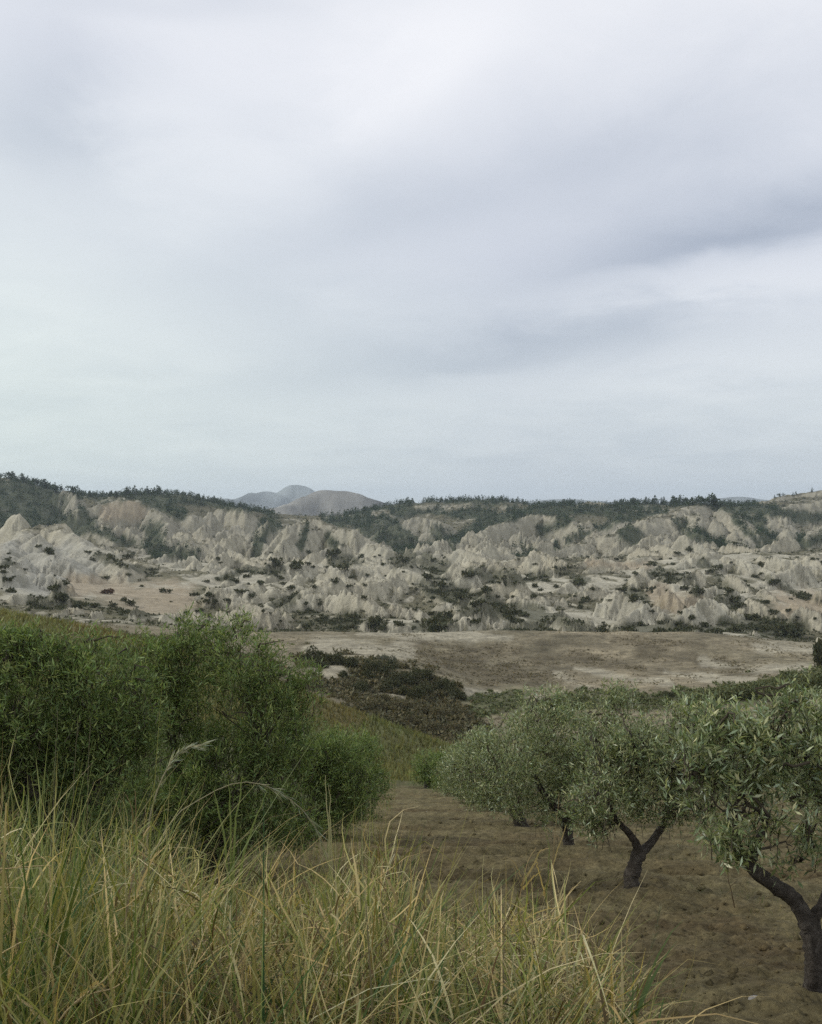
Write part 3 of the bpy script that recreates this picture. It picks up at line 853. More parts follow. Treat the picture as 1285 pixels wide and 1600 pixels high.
clay_mat = diffuse_mat('badland_clay', land_col(0.6, 0.84, 1.16, 0.11), 0.95, lambda gg, co: (gg.noise(co, 0.45, 8, 0.7), 1.4, 0.8), 0.1)
field_mat = diffuse_mat('fallow_soil', land_col(1.3, 0.65, 1.35, 0.3), 0.95, lambda gg, co: (gg.noise(co, 1.2, 6, 0.7), 0.5, 0.8), 0.1)
grass_mat = diffuse_mat('hill_grass', land_col(2.5, 0.6, 1.4, 0.5), 0.95, lambda gg, co: (gg.noise(co, 3, 6, 0.7), 0.25, 0.8), 0.1)
zone('grassy_slope', 58, 122, grass_mat)
zone('fallow_field', 122, 292, field_mat)
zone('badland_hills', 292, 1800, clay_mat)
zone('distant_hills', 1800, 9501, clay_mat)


def land_at(px, py, d0=60, d1=1800):
    """first place on the land that shows at the photo position (px, py): x, y, z or None"""
    j = int(np.clip(np.searchsorted(US, (px - 642.5) / F), 0, NC - 1))
    r0, r1 = np.searchsorted(YS, [d0, d1])
    ok = np.nonzero(PYG[r0:r1, j] <= py)[0]
    if len(ok) == 0:
        return None
    i = r0 + int(ok[0])
    return np.array([X[i, j], Y[i, j], Z[i, j]])


def crest_at(px, d0, d1):
    j = int(np.clip(np.searchsorted(US, (px - 642.5) / F), 0, NC - 1))
    r0, r1 = np.searchsorted(YS, [d0, d1])
    i = r0 + int(np.argmin(PYG[r0:r1, j]))
    return np.array([X[i, j], Y[i, j], Z[i, j]])


VIS = PYG <= np.minimum.accumulate(PYG, axis=0) + 6       # roughly what the camera can see
# ------------------------------------------------------------------ the orchard floor and the verge, in fine detail
UN = np.concatenate([np.linspace(-1.3, -0.5, 30)[:-1], np.arange(-0.5, 0.5, 0.0026), np.linspace(0.5, 1.3, 30)])
YN = np.concatenate([np.geomspace(0.8, 4, 60)[:-1], np.geomspace(4, 16, 460)[:-1], np.geomspace(16, 66, 230)])
XN = UN[None] * YN[:, None]
YNg = np.broadcast_to(YN[:, None], XN.shape).copy()


def orchard_z(x, y):
    """ground level at any near place, y < 66 (smooth part)"""
    x, y = np.atleast_1d(np.asarray(x, float)), np.atleast_1d(np.asarray(y, float))
    cols = np.clip(x / y * F + 642.5, CX[0], CX[-1])
    colv = pchip(CX, RD.T, cols)                       # n x rows
    h = RY
    ly = np.log(y)
    i = np.clip(np.searchsorted(h, ly) - 1, 0, len(h) - 2)
    t = (ly - h[i]) / (h[i + 1] - h[i])
    k = np.arange(len(x))
    dev = colv[k, i] + (colv[k, i + 1] - colv[k, i]) * t
    z = (800 - plane_py(y) - dev) / F * y
    return np.maximum(z, np.where(y < 20, near_z(x, y), -99))


z0 = base_grid(UN, YN)
z0 = np.maximum(z0, np.where(YNg < 20, near_z(XN, YNg), -99))
tilled = sstep(3.6, 5.0, YNg + 0.8 * sstep(0.6, 1.4, XN)) * sstep(75, 55, YNg)
d = 0.065 * fbm(XN * 1.6, YNg * 1.6, 301, 3) + 0.05 * fbm(XN * 6, YNg * 6, 303, 3) * sstep(26, 8, YNg)
clod = np.maximum(0, fbm(XN * 9 + 3, YNg * 7, 305, 3) - 0.12)
d += 0.022 * fbm(XN * 22, YNg * 16, 307, 2) * sstep(16, 8, YNg)
d += 0.065 * clod * sstep(18, 8, YNg)
bandw = np.sin((YNg + 0.25 * XN + 0.9 * fbm(XN * 0.5, YNg * 0.5, 309, 3)) * 2 * math.pi / 1.55)
d += 0.105 * bandw * sstep(7, 12, YNg) * sstep(-4, -1, XN)
for bx, by in ((2.24, 9.9), (2.15, 5.3)):
    d += 0.10 * np.exp(-((XN - bx) ** 2 + (YNg - by) ** 2) / 0.16)
z0 = z0 + d * (0.35 + 0.65 * tilled)
na = fbm(XN * 0.9, YNg * 0.9, 311, 4)
nb = fbm(XN * 5, YNg * 5, 313, 4)
soil = np.ones(XN.shape + (3,)) * np.array([0.120, 0.100, 0.050])
soil = lerp(soil, (0.172, 0.148, 0.076), np.clip(0.4 + 1.5 * na + 0.9 * nb, 0, 1) * 0.75)
soil = lerp(soil, (0.092, 0.066, 0.033), np.clip(0.1 - 1.6 * na + 0.8 * nb, 0, 1) * 0.7)
soil = lerp(soil, (0.162, 0.136, 0.070), np.clip(bandw * 0.5 + 0.4 * nb, 0, 1) * 0.8 * sstep(7, 12, YNg))
soil = lerp(soil, (0.085, 0.088, 0.038), np.clip(sstep(-1.2, -3.0, XN) * 0.8 + sstep(38, 58, YNg) * 0.9 + 1.3 * nb * sstep(20, 40, YNg), 0, 1))
soil = lerp(soil, (0.05, 0.037, 0.019), sstep(4.6, 3.4, YNg) * sstep(1.2, 0.6, XN) * 0.8)
V = np.stack([XN, YNg, z0], -1).reshape(-1, 3)
me = raw_mesh('orchard_ground', V, [grid_faces(len(YN), len(UN)).reshape(-1, 4)], {'Col': np.clip(soil, 0.01, 1).reshape(-1, 3)}, smooth=True)
soil_mat = diffuse_mat('tilled_soil', land_col(22, 0.62, 1.38, 6), 0.95, lambda gg, co: (gg.noise(co, 26, 8, 0.7), 0.035, 1.0), 0.15)
tag(link('orchard_ground', me, soil_mat), kind='structure')
# coarse land beside and behind the camera
gx_, gy_ = np.linspace(-90, 90, 61), np.linspace(-90, 30, 41)
GX, GY = np.meshgrid(gx_, gy_)
gz = np.where(GY < 0.9, -1.52, -1.31 - 0.254 * GY) - 0.35 * sstep(-3, 3, GY) - 0.2 * sstep(4, 12, np.abs(GX)) * sstep(0, 4, GY)
V = np.stack([GX, GY, gz], -1).reshape(-1, 3)
me = raw_mesh('roadside_ground', V, [grid_faces(41, 61).reshape(-1, 4)], {'Col': np.broadcast_to(np.array([0.12, 0.10, 0.055]), (len(V), 3))}, smooth=True)
tag(link('roadside_ground', me, soil_mat), kind='structure')

# ------------------------------------------------------------------ leaves, crowns, trunks
def norm(v):
    return v / (np.linalg.norm(v, axis=-1, keepdims=True) + 1e-9)


def leaf_quads(soup, base_, dirs, L, W, r, fold=0.25):
    n = len(base_)
    side = norm(np.cross(dirs, norm(r.normal(size=(n, 3)) + np.array([0, 0, 0.9]))))
    nrm = np.cross(dirs, side)
    L, W = L[:, None], W[:, None]
    mid = base_ + dirs * L * 0.48 - nrm * W * fold
    tip = base_ + dirs * L + nrm * L * r.uniform(-0.18, 0.1, (n, 1))
    V_ = np.stack([base_, mid + side * W * 0.5, tip, mid - side * W * 0.5], 1).reshape(-1, 3)
    soup.add(V_, np.arange(4 * n).reshape(-1, 4))


def leafy(soup, blobs, n_shoots, per, leaf_l, leaf_w, r, shoot=0.22, up=0.55, inner=0.5, droop=0.0):
    """blobs: n x 6 (centre, radii). Shoots with paired leaves fill the outer shell of every blob."""
    B = np.asarray(blobs, float)
    w = (B[:, 3] * B[:, 4] * B[:, 5]) ** (2 / 3)
    nc = max(8, n_shoots // 11)                            # shoots grow in sprays
    kc = r.choice(len(B), nc, p=w / w.sum())
    oc = norm(r.normal(size=(nc, 3)))
    rc = inner + (1 - inner) * r.random(nc) ** 0.7
    rc = np.where(r.random(nc) < 0.12, rc + r.random(nc) * 0.28, rc)
    ci = r.integers(0, nc, n_shoots)
    k, o = kc[ci], norm(oc[ci] + r.normal(size=(n_shoots, 3)) * 0.25)
    p = B[k, :3] + o * B[k, 3:] * rc[ci][:, None] + r.normal(size=(n_shoots, 3)) * shoot * 0.22
    dirs = norm(o * 0.7 + np.array([0, 0, 1.0]) * (up - droop * (o[:, 2:3] < 0)) + r.normal(size=(n_shoots, 3)) * 0.45)
    ln = shoot * r.uniform(0.5, 1.3, n_shoots)
    t = (np.arange(per) + 0.3) / per
    pos = p[:, None] + dirs[:, None] * (t[None, :, None] - 0.5) * ln[:, None, None]
    pos[:, :, 2] -= (t[None] ** 2) * ln[:, None] * 0.15
    a = norm(np.cross(dirs, r.normal(size=(n_shoots, 3))))
    b = np.cross(dirs, a)
    ph = r.random(n_shoots)[:, None] * 6.28 + np.arange(per)[None] * 2.2
    perp = np.cos(ph)[..., None] * a[:, None] + np.sin(ph)[..., None] * b[:, None]
    spread = r.uniform(0.5, 1.0, (n_shoots, per))[..., None]
    ld = norm(dirs[:, None] * 0.8 + perp * spread + r.normal(size=(n_shoots, per, 3)) * 0.15)
    n = n_shoots * per
    L = leaf_l * r.uniform(0.65, 1.25, n)
    leaf_quads(soup, pos.reshape(-1, 3), ld.reshape(-1, 3), L, L * (leaf_w / leaf_l) * r.uniform(0.8, 1.2, n), r)
    # the twigs themselves
    s = norm(np.cross(dirs, np.array([0.2, 0.1, 1.0])))
    th = 0.0035
    A = p - dirs * ln[:, None] * 0.9
    E = p + dirs * ln[:, None] * 0.4
    V_ = np.stack([A + s * th, E, A - s * th], 1).reshape(-1, 3)
    return V_


olive_leaf = leaf_mat('olive_leaf', (0.155, 0.195, 0.080), (0.43, 0.47, 0.29), 0.35, 0.2, 0.40, 0.5)
dark_leaf = leaf_mat('unpruned_olive_leaf', (0.125, 0.180, 0.054), (0.25, 0.31, 0.12), 0.40, 0.25, 0.5, 0.3)
bark_mat = diffuse_mat('olive_bark', lambda gg, co: gg.ramp(gg.noise(co, 14, 8, 0.7, 0.6), [(0.3, (0.045, 0.038, 0.030)), (0.52, (0.11, 0.095, 0.078)), (0.72, (0.21, 0.19, 0.16))]),
                       0.9, lambda gg, co: (gg.noise(co, 18, 8, 0.75, 1.5), 0.05, 1.0), 0.15)
twig_mat = diffuse_mat('twig_bark', lambda gg, co: gg.mix(gg.noise(co, 20), (0.05, 0.04, 0.028), (0.10, 0.085, 0.06)), 0.9)


def olive(label, base_px, depth, trunk, limbs, blobs, shoots, per=9, leaf=(0.062, 0.0135), mat=olive_leaf, group='olive trees of the right-hand row', seed=1, inner=0.5,
          shoot=0.22, up=0.55, cat='tree', jit=0.0035, spread=0.5):
    """an olive tree whose parts are given where they show in the photograph, at the tree's own depth"""
    r = np.random.default_rng(seed)
    x, y = (base_px[0] - 642.5) / F * depth, depth
    z = float(orchard_z([x], [y])[0])
    o = empty('olive_tree', (x, y, z - 0.02), label, cat, group)
    org = np.array([x, y, z - 0.02])

    def loc(p):
        q = PX(p[0], p[1], depth) - org
        q[1] += p[2] if len(p) > 2 else 0.0
        return q
    sp = Soup()
    pts = [loc(p) for p in trunk]
    pts[0] = np.array([0, 0, -0.06])
    rad = [p[3] for p in trunk]
    n = 5 * len(pts)
    path = smooth_path(pts, n, jit, seed)
    rr = np.interp(np.linspace(0, 1, n), np.linspace(0, 1, len(rad)), rad)
    rr[0] *= 2.1
    rr[1] *= 1.5
    rr[2] *= 1.18
    rr[3] *= 1.05
    tube(sp, path, rr, 12, lump=0.32, seed=seed)
    link('trunk', sp.mesh('trunk', True), bark_mat, o)
    starts = [path[-3:]]
    for k, lm in enumerate(limbs):
        sl_ = Soup()
        q = smooth_path([loc(p) for p in lm[0]], 5 * len(lm[0]), jit * 0.8, seed + k)
        tube(sl_, q, np.linspace(lm[1], lm[2], len(q)), 8, lump=0.2, seed=seed + k)
        link('limb', sl_.mesh('limb', True), bark_mat, o)
        starts.append(q[len(q) // 3:])
    starts = np.concatenate(starts)
    B = []
    for b in blobs:
        c = loc((b[0], b[1], (b[4] if len(b) > 4 else r.uniform(-spread, spread) * 0.5 * (b[2] + b[3]) / F * depth)))
        rx, rz = b[2] / F * depth, b[3] / F * depth
        B.append([*c, rx, 0.5 * (rx + rz), rz])
    ls = Soup()
    tw = leafy(ls, B, shoots, per, leaf[0], leaf[1], r, shoot, up, inner)
    cr = link('crown', ls.mesh('crown'), mat, o)
    ts = Soup()
    ts.add(tw, np.arange(len(tw)).reshape(-1, 3))
    for b in B:
        c = np.array(b[:3])
        near = starts[np.argsort(np.linalg.norm(starts - c, axis=1))[:6]]
        for q in range(4):
            a = near[r.integers(0, len(near))] if q == 0 else c + r.normal(size=3) * np.array(b[3:]) * 0.3
            e = (c if q == 0 else a) + r.normal(size=3) * np.array(b[3:]) * (0.2 if q == 0 else 0.35)
            mid = (a + e) / 2 + r.normal(0, 0.05, 3)
            tube(ts, smooth_path([a, mid, e], 6, 0.008, seed + q), np.linspace(0.012, 0.004, 6) * (depth / 10) ** 0.3, 4, cap=False)
    link('twigs', ts.mesh('twigs'), twig_mat, cr)
    return o


# the pruned row on the right, nearest first
T1 = olive('nearest olive tree, its trunk at the right edge and a big limb bending left', (1267, 1570), 5.3,
           [(1267, 1572, 0, .066), (1274, 1530, 0, .058), (1272, 1480, 0, .053), (1262, 1435, 0, .05)],
           [([(1262, 1440, 0), (1240, 1405, 0), (1205, 1380, 0), (1172, 1352, 0), (1155, 1325, .02), (1150, 1270, .05)], .046, .024),
            ([(1264, 1445, 0), (1296, 1405, .03), (1325, 1330, .05), (1330, 1250, .05)], .036, .02),
            ([(1172, 1352, 0), (1180, 1320, -.03), (1195, 1270, -.05)], .028, .014)],
           [(1150, 1195, 68, 66), (1215, 1150, 75, 62), (1285, 1180, 75, 80), (1110, 1245, 56, 52), (1185, 1265, 62, 56), (1270, 1270, 66, 66), (1150, 1318, 40, 32), (1072, 1195, 38, 38),
            (1120, 1140, 48, 42), (1335, 1240, 80, 120), (1235, 1330, 40, 32), (1230, 1095, 40, 26)], 1150, 9, (0.056, 0.0125), seed=21, shoot=0.15)
T2 = olive('olive tree with a low forked trunk standing clear on the brown soil', (990, 1396), 9.9,
           [(989, 1398, 0, .088), (987, 1374, 0, .066), (993, 1348, 0, .060), (1002, 1324, 0, .062)],
           [([(1000, 1332, 0), (988, 1308, 0), (972, 1290, -.05), (955, 1268, -.1), (945, 1230, -.1)], 0.042, .02),
            ([(1001, 1334, 0), (1022, 1316, .05), (1042, 1290, .1), (1048, 1255, .1), (1055, 1200, .1)], .043, .02),
            ([(1000, 1250, .1), (996, 1190, -.05), (986, 1160, -.1), (980, 1138, -.1)], .034, .014)],
           [(1010, 1160, 62, 46), (955, 1205, 56, 50), (1055, 1200, 52, 56), (925, 1262, 46, 34), (1010, 1225, 56, 42), (1070, 1140, 54, 38), (948, 1168, 32, 32), (1100, 1205, 46, 56),
            (960, 1115, 40, 26, 0.3), (938, 1282, 38, 20), (1078, 1262, 44, 30), (1012, 1258, 36, 22), (1060, 1255, 34, 30)], 1900, 9, (0.060, 0.0132), seed=22, shoot=0.24)
T3 = olive('olive tree with a tall dark pruned stub among its leaves, left of the forked one', (888, 1326), 14.6,
           [(888, 1328, 0, .105), (889, 1310, 0, .082), (885, 1290, 0, .078), (880, 1272, 0, .075)],
           [([(884, 1285, 0), (900, 1250, -.3), (914, 1215, -.8), (914, 1165, -.9), (908, 1122, -.9)], .075, .055),
            ([(914, 1185, -.9), (905, 1160, -.9), (897, 1132, -.9)], .04, .03), ([(880, 1275, 0), (850, 1240, 0), (830, 1200, 0)], .06, .03)],
           [(900, 1165, 46, 46), (925, 1215, 40, 40), (850, 1140, 66, 48), (800, 1172, 60, 50), (872, 1190, 52, 50), (838, 1232, 62, 38), (870, 1258, 46, 28), (820, 1262, 40, 20), (842, 1100, 32, 24), (938, 1150, 34, 44), (780, 1215, 46, 40), (905, 1235, 40, 34), (890, 1115, 40, 28, 0.3)],
           2200, 9, (0.066, 0.0145), seed=23, shoot=0.26)
T4 = olive('olive tree with a dark leaning trunk in the middle of the right-hand row', (815, 1291), 19.5,
           [(815, 1293, 0, .125), (812, 1280, 0, .10), (806, 1265, 0, .095), (800, 1250, 0, .1)], [([(802, 1255, 0), (790, 1225, 0), (775, 1195, 0)], .07, .03)],
           [(778, 1160, 50, 38), (755, 1195, 42, 40), (815, 1180, 50, 50), (785, 1225, 56, 30), (800, 1245, 50, 26), (755, 1235, 40, 26), (740, 1165, 26, 30), (840, 1230, 34, 28), (725, 1205, 34, 34), (830, 1140, 40, 34), (860, 1205, 40, 40)], 2000, 9, (0.07, 0.016), seed=24, shoot=0.3)
T5 = olive('olive tree with a dark thin trunk, farther down the right-hand row', (776, 1272), 24.5, [(776, 1273, 0, .15), (773, 1262, 0, .12), (768, 1250, 0, .1)], [([(768, 1250, 0), (755, 1225, 0), (750, 1200, 0)], .07, .03)],
           [(752, 1172, 36, 30), (738, 1200, 33, 32), (775, 1205, 36, 34), (755, 1232, 36, 20), (765, 1245, 34, 18)], 1500, 8, (0.08, 0.019), seed=25, shoot=0.32)
T6 = olive('olive tree merging into a hedge with its neighbours well down the right-hand row', (748, 1258), 29.5, [(748, 1260, 0, .15), (744, 1250, 0, .12), (738, 1240, 0, .1)], [],
           [(730, 1185, 30, 26), (720, 1210, 28, 26), (745, 1215, 26, 24), (738, 1238, 28, 14)], 1200, 8, (0.09, 0.022), seed=26, shoot=0.36)
T7 = olive('small olive tree low at the far end of the right-hand row', (722, 1248), 35, [(722, 1249, 0, .15), (718, 1240, 0, .12), (715, 1230, 0, .1)], [],
           [(708, 1192, 22, 22), (702, 1212, 22, 22), (720, 1215, 20, 20), (714, 1232, 20, 12)], 1000, 8, (0.10, 0.026), olive_leaf, seed=27, shoot=0.4)
T8 = olive('small dark round olive tree alone at the end of the tilled path', (668, 1236), 45, [(668, 1237, 0, .16), (668, 1230, 0, .13), (667, 1222, 0, .1)], [],
           [(668, 1196, 21, 22), (662, 1212, 19, 19), (676, 1213, 16, 18)], 800, 8, (0.11, 0.03), dark_leaf, 'far olive trees at the path end', seed=28, shoot=0.4)
T9 = olive('olive tree just right of the small round one at the end of the path', (700, 1240), 40, [(700, 1241, 0, .16), (698, 1232, 0, .13), (697, 1225, 0, .1)], [],
           [(694, 1196, 15, 18), (693, 1215, 16, 15)], 500, 8, (0.11, 0.03), dark_leaf, seed=29, shoot=0.4)

# the dense unpruned row on the left
LG = 'dense olive trees of the left-hand row'
L1 = olive('tallest dense olive tree with a bright upright top, left of the path', (335, 1373), 11, [(335, 1375, 0, .14), (332, 1340, 0, .11), (335, 1290, 0, .10), (338, 1240, 0, .08)],
           [([(335, 1300, 0), (290, 1230, 0), (265, 1150, 0)], .06, .02), ([(336, 1280, 0), (390, 1210, 0), (410, 1120, 0)], .06, .02)],
           [(325, 1010, 66, 46), (225, 1030, 60, 46), (255, 1060, 60, 50), (200, 1090, 60, 60), (470, 1100, 44, 60), (275, 1040, 60, 46), (385, 1035, 58, 46), (432, 1065, 40, 46), (345, 1185, 70, 60), (300, 1255, 70, 50), (400, 1275, 70, 50), (250, 1110, 66, 62), (340, 1105, 86, 66), (425, 1130, 60, 66), (255, 1205, 72, 66), (350, 1215, 90, 76),
            (430, 1215, 60, 70), (330, 1300, 100, 50), (235, 1280, 70, 50), (355, 985, 40, 26), (450, 1290, 50, 40), (295, 1000, 36, 30)], 5200, 9, (0.072, 0.0135), dark_leaf, LG, 31, 0.55, 0.26, 0.8)
L2 = olive('broad dense olive tree at the left edge, behind the tall yellow grass', (100, 1413), 9, [(100, 1415, 0, .13), (102, 1370, 0, .11), (98, 1310, 0, .09)],
           [([(98, 1320, 0), (50, 1230, 0), (20, 1130, 0)], .06, .02), ([(100, 1320, 0), (150, 1230, 0), (160, 1130, 0)], .06, .02)],
           [(15, 1030, 60, 44), (85, 1045, 62, 44), (150, 1052, 54, 44), (60, 1000, 40, 24), (120, 1010, 40, 26), (205, 1140, 50, 60), (40, 1170, 80, 60), (120, 1180, 80, 60), (-45, 1060, 60, 60), (205, 1085, 46, 46), (60, 1120, 80, 60), (150, 1140, 72, 62), (-20, 1160, 72, 80), (80, 1215, 92, 70),
            (185, 1215, 66, 70), (0, 1265, 72, 60), (120, 1300, 95, 50), (40, 1015, 36, 26), (-90, 1200, 80, 120)], 5600, 9, (0.07, 0.013), dark_leaf, LG, 32, 0.55, 0.24, 0.8)
L3 = olive('low rounded dense olive tree right of the tallest one, beside the path', (470, 1316), 16, [(470, 1318, 0, .14), (472, 1295, 0, .11), (475, 1270, 0, .1)], [([(475, 1275, 0), (500, 1235, 0), (510, 1190, 0)], .06, .03)],
           [(490, 1170, 46, 36), (520, 1192, 52, 44), (465, 1212, 60, 56), (548, 1225, 46, 48), (500, 1258, 70, 44), (440, 1165, 36, 46), (470, 1285, 60, 26)], 3000, 9, (0.075, 0.016), dark_leaf, LG, 33, 0.55, 0.3, 0.6)
L4 = olive('farthest dense olive tree on the left, its round side facing the path', (528, 1287), 21, [(528, 1288, 0, .15), (530, 1270, 0, .12), (535, 1252, 0, .1)], [],
           [(545, 1162, 36, 26), (562, 1198, 38, 40), (530, 1200, 48, 44), (578, 1226, 27, 42), (548, 1252, 46, 30)], 1500, 9, (0.085, 0.019), dark_leaf, LG, 34, 0.55, 0.34, 0.6)


def copy_tree(o, parent=None):
    c = o.copy()
    COL.objects.link(c)
    c.parent = parent
    for ch in list(o.children):
        copy_tree(ch, c)
    return c


def place(src, x, y, s, rz, label, group, z=None):
    c = copy_tree(src)
    c.location = (x, y, float(orchard_z([x], [y])[0]) - 0.03 if z is None else z)
    c.rotation_euler = (0, 0, rz)
    c.scale = (s, s, s)
    c['label'] = label
    c['group'] = group
    return c


rp = np.random.default_rng(8)
for k, (x, y) in enumerate([(7.3, 16.5), (7.1, 21.5), (7.4, 27), (7.2, 32), (7.3, 38), (7.0, 45), (12.3, 30), (12.1, 36), (12.5, 43), (12.2, 50), (17.5, 42), (17.2, 50)]):
    place((T3, T4, T2)[k % 3], x, y, rp.uniform(0.98, 1.2), rp.uniform(0, 6.28),
          'olive tree of a farther row, its crown showing above the front olives', 'olive trees of the farther rows on the right')
for k, (x, y) in enumerate([(-5.6, 13.5), (-6.2, 20), (-5.8, 27), (-7.5, 16)]):
    place((L3, L4)[k % 2], x, y, rp.uniform(0.9, 1.05), rp.uniform(0, 6.28),
          'dense olive tree mostly hidden behind the dark left-hand row', 'dense olive trees behind the left-hand row')
# ------------------------------------------------------------------ plants of the middle and far distance
def bush_mesh(name, n, leaf, seed, flat=0.8):
    """a lumpy dome of leaf tufts, about 1 m in radius"""
    r = np.random.default_rng(seed)
    k = r.integers(4, 7)
    c = np.stack([r.normal(0, 0.42, k), r.normal(0, 0.42, k), r.uniform(0.15, 0.55, k) * flat], -1)
    rad = r.uniform(0.38, 0.62, k)
    b = r.integers(0, k, n)
    o = norm(r.normal(size=(n, 3)))
    o[:, 2] = np.abs(o[:, 2]) * np.where(r.random(n) < 0.8, 1, -0.5)
    p = c[b] + o * (rad[b] * (0.65 + 0.4 * r.random(n)))[:, None] * np.array([1, 1, flat])
    p[:, 2] = np.maximum(p[:, 2], -0.05)
    a = norm(np.cross(o, r.normal(size=(n, 3))))
    q = norm(o * 0.5 + r.normal(size=(n, 3)) * 0.7)
    s = leaf * r.uniform(0.6, 1.4, n)[:, None]
    V_ = np.stack([p - a * s * 0.6, p + a * s * 0.6, p + q * s * 1.3], 1).reshape(-1, 3)
    return raw_mesh(name, V_, [np.arange(3 * n).reshape(-1, 3)])


def tree_tris(r, n, conifer):
    """vertices (3n x 3) of one far tree of unit height"""
    if conifer:
        h = 0.08 + 0.92 * r.random(n) ** 1.25
        ang = r.random(n) * 6.28
        rr = 0.30 * (1.03 - h) ** 0.85 * (0.45 + 0.65 * r.random(n))
        p = np.stack([np.cos(ang) * rr, np.sin(ang) * rr, h], -1)
        s = (0.10 + 0.10 * (1 - h))[:, None]
        out = np.stack([np.cos(ang), np.sin(ang), np.full(n, -0.25)], -1)
    else:
        k = 5
        c = np.stack([r.normal(0, 0.17, k), r.normal(0, 0.17, k), r.uniform(0.38, 0.72, k)], -1)
        b = r.integers(0, k, n)
        out = norm(r.normal(size=(n, 3)))
        p = c[b] + out * r.uniform(0.14, 0.27, n)[:, None]
        p[:, 2] = np.maximum(p[:, 2], 0.02)
        s = np.full((n, 1), 0.14)
    a = norm(np.cross(out, r.normal(size=(n, 3))))
    u = norm(out * 0.6 + r.normal(size=(n, 3)) * 0.6 + np.array([0, 0, 0.25]))
    return np.stack([p - a * s * 0.6, p + a * s * 0.6, p + u * s * 1.2], 1).reshape(-1, 3)


def veg_mat(name, col, var=0.35):
    return leaf_mat(name, col, tuple(c * 1.25 for c in col), var, 0.12, 0.7, 0.15)


pine_mat = veg_mat('pine_needles', (0.032, 0.052, 0.022), 0.5)
bush_mat = veg_mat('bush_leaves', (0.058, 0.062, 0.030))
brown_bush = veg_mat('reddish_bush_leaves', (0.085, 0.052, 0.034))
green_bush = veg_mat('green_bush_leaves', (0.115, 0.130, 0.060))
dull_bush = veg_mat('dull_bush_leaves', (0.115, 0.105, 0.058))
grey_bush = veg_mat('grey_bush_leaves', (0.115, 0.12, 0.085))
trunk_far = diffuse_mat('far_trunk', lambda gg, co: gg.mix(gg.noise(co, 3), (0.05, 0.04, 0.03), (0.09, 0.07, 0.05)), 0.9)


def scatter(name, mask, n, size, tris, seed, mat, conifer=None, flat=0.75, lift=0.0):
    """one mass of plants nobody could count: n small crowns on the land where mask holds"""
    r = np.random.default_rng(seed)
    idx = np.flatnonzero((mask * VIS).ravel() > 0.3)
    w = mask.ravel()[idx].astype(float)
    idx = r.choice(idx, n, p=w / w.sum())
    P_ = np.stack([X.ravel()[idx], Y.ravel()[idx], Z.ravel()[idx]], -1)
    P_[:, 0] += r.normal(0, 0.7, n)
    P_[:, 1] += r.normal(0, 0.7, n)
    tmpl = []
    for k in range(12):
        if conifer is None:
            v = np.zeros((tris * 3, 3))
            me_ = bush_mesh('t', tris, 0.5, 900 + k + seed, flat)
            me_.vertices.foreach_get('co', (buf := np.zeros(tris * 9, dtype=np.float32)))
            v[:] = buf.reshape(-1, 3)
            bpy.data.meshes.remove(me_)
        else:
            v = tree_tris(r, tris, r.random() < conifer)
        tmpl.append(v)
    tmpl = np.array(tmpl)
    k = r.integers(0, 12, n)
    a = r.random(n) * 6.28
    s = size(P_[:, 1], r)
    T_ = tmpl[k]
    ca, sa_ = np.cos(a)[:, None], np.sin(a)[:, None]
    V_ = np.stack([T_[..., 0] * ca - T_[..., 1] * sa_, T_[..., 0] * sa_ + T_[..., 1] * ca, T_[..., 2]], -1) * s[:, None, None]
    V_ += P_[:, None]
    V_[..., 2] -= lift
    V_ = V_.reshape(-1, 3)
    me_ = raw_mesh(name, V_, [np.arange(len(V_)).reshape(-1, 3)])
    return tag(link(name, me_, mat), kind='stuff')


far_mask = Y > 640
scatter('pine_wood', FOREST * (FOREST > 0.4) * far_mask * np.clip(0.45 + 2.2 * n2, 0.03, 1), 4600, lambda y, r: r.uniform(3.5, 9.0, len(y)) * np.interp(y, [640, 1400], [0.75, 1.15]), 26, 401, pine_mat, 0.7)
scatter('hill_scrub', np.clip((veg_shade * 0.4 + crease) * (Y > 296) * (Y < 1500) * (1 - OCHRE) * (1 - SMOOTH), 0, 1) * (veg_shade > 0.5) + 0.0, 3600, lambda y, r: r.uniform(0.4, 1.1, len(y)) * np.interp(y, [300, 700, 1400], [0.9, 1.4, 2.6]), 14, 403, bush_mat)
scatter('valley_scrub', SCRUB * (SCRUB > 0.6) * np.clip(0.5 + 2.5 * n2, 0, 1) * (Y > 292), 2000, lambda y, r: r.uniform(0.5, 1.5, len(y)) * np.interp(y, [300, 700], [0.9, 1.4]), 16, 405, bush_mat)
scatter('gully_scrub', GULLY * (GULLY > 0.5) * (1 - PALE) * (Y < 290), 3200, lambda y, r: r.uniform(0.3, 0.9, len(y)), 22, 407, dull_bush)
scatter('field_tufts', np.clip((Y > 135) * (Y < 300) * (0.35 + DARKF) * (1 - GULLY) * np.clip(0.5 + 2 * n2, 0, 1), 0, 1) + 0.0 * Y, 5000, lambda y, r: r.uniform(0.08, 0.36, len(y)), 10, 409, veg_mat('field_tuft', (0.125, 0.108, 0.062), 0.75))
scatter('far_green_scrub', GREENF * (GREENF > 0.4), 900, lambda y, r: r.uniform(0.25, 0.7, len(y)), 22, 411, green_bush)

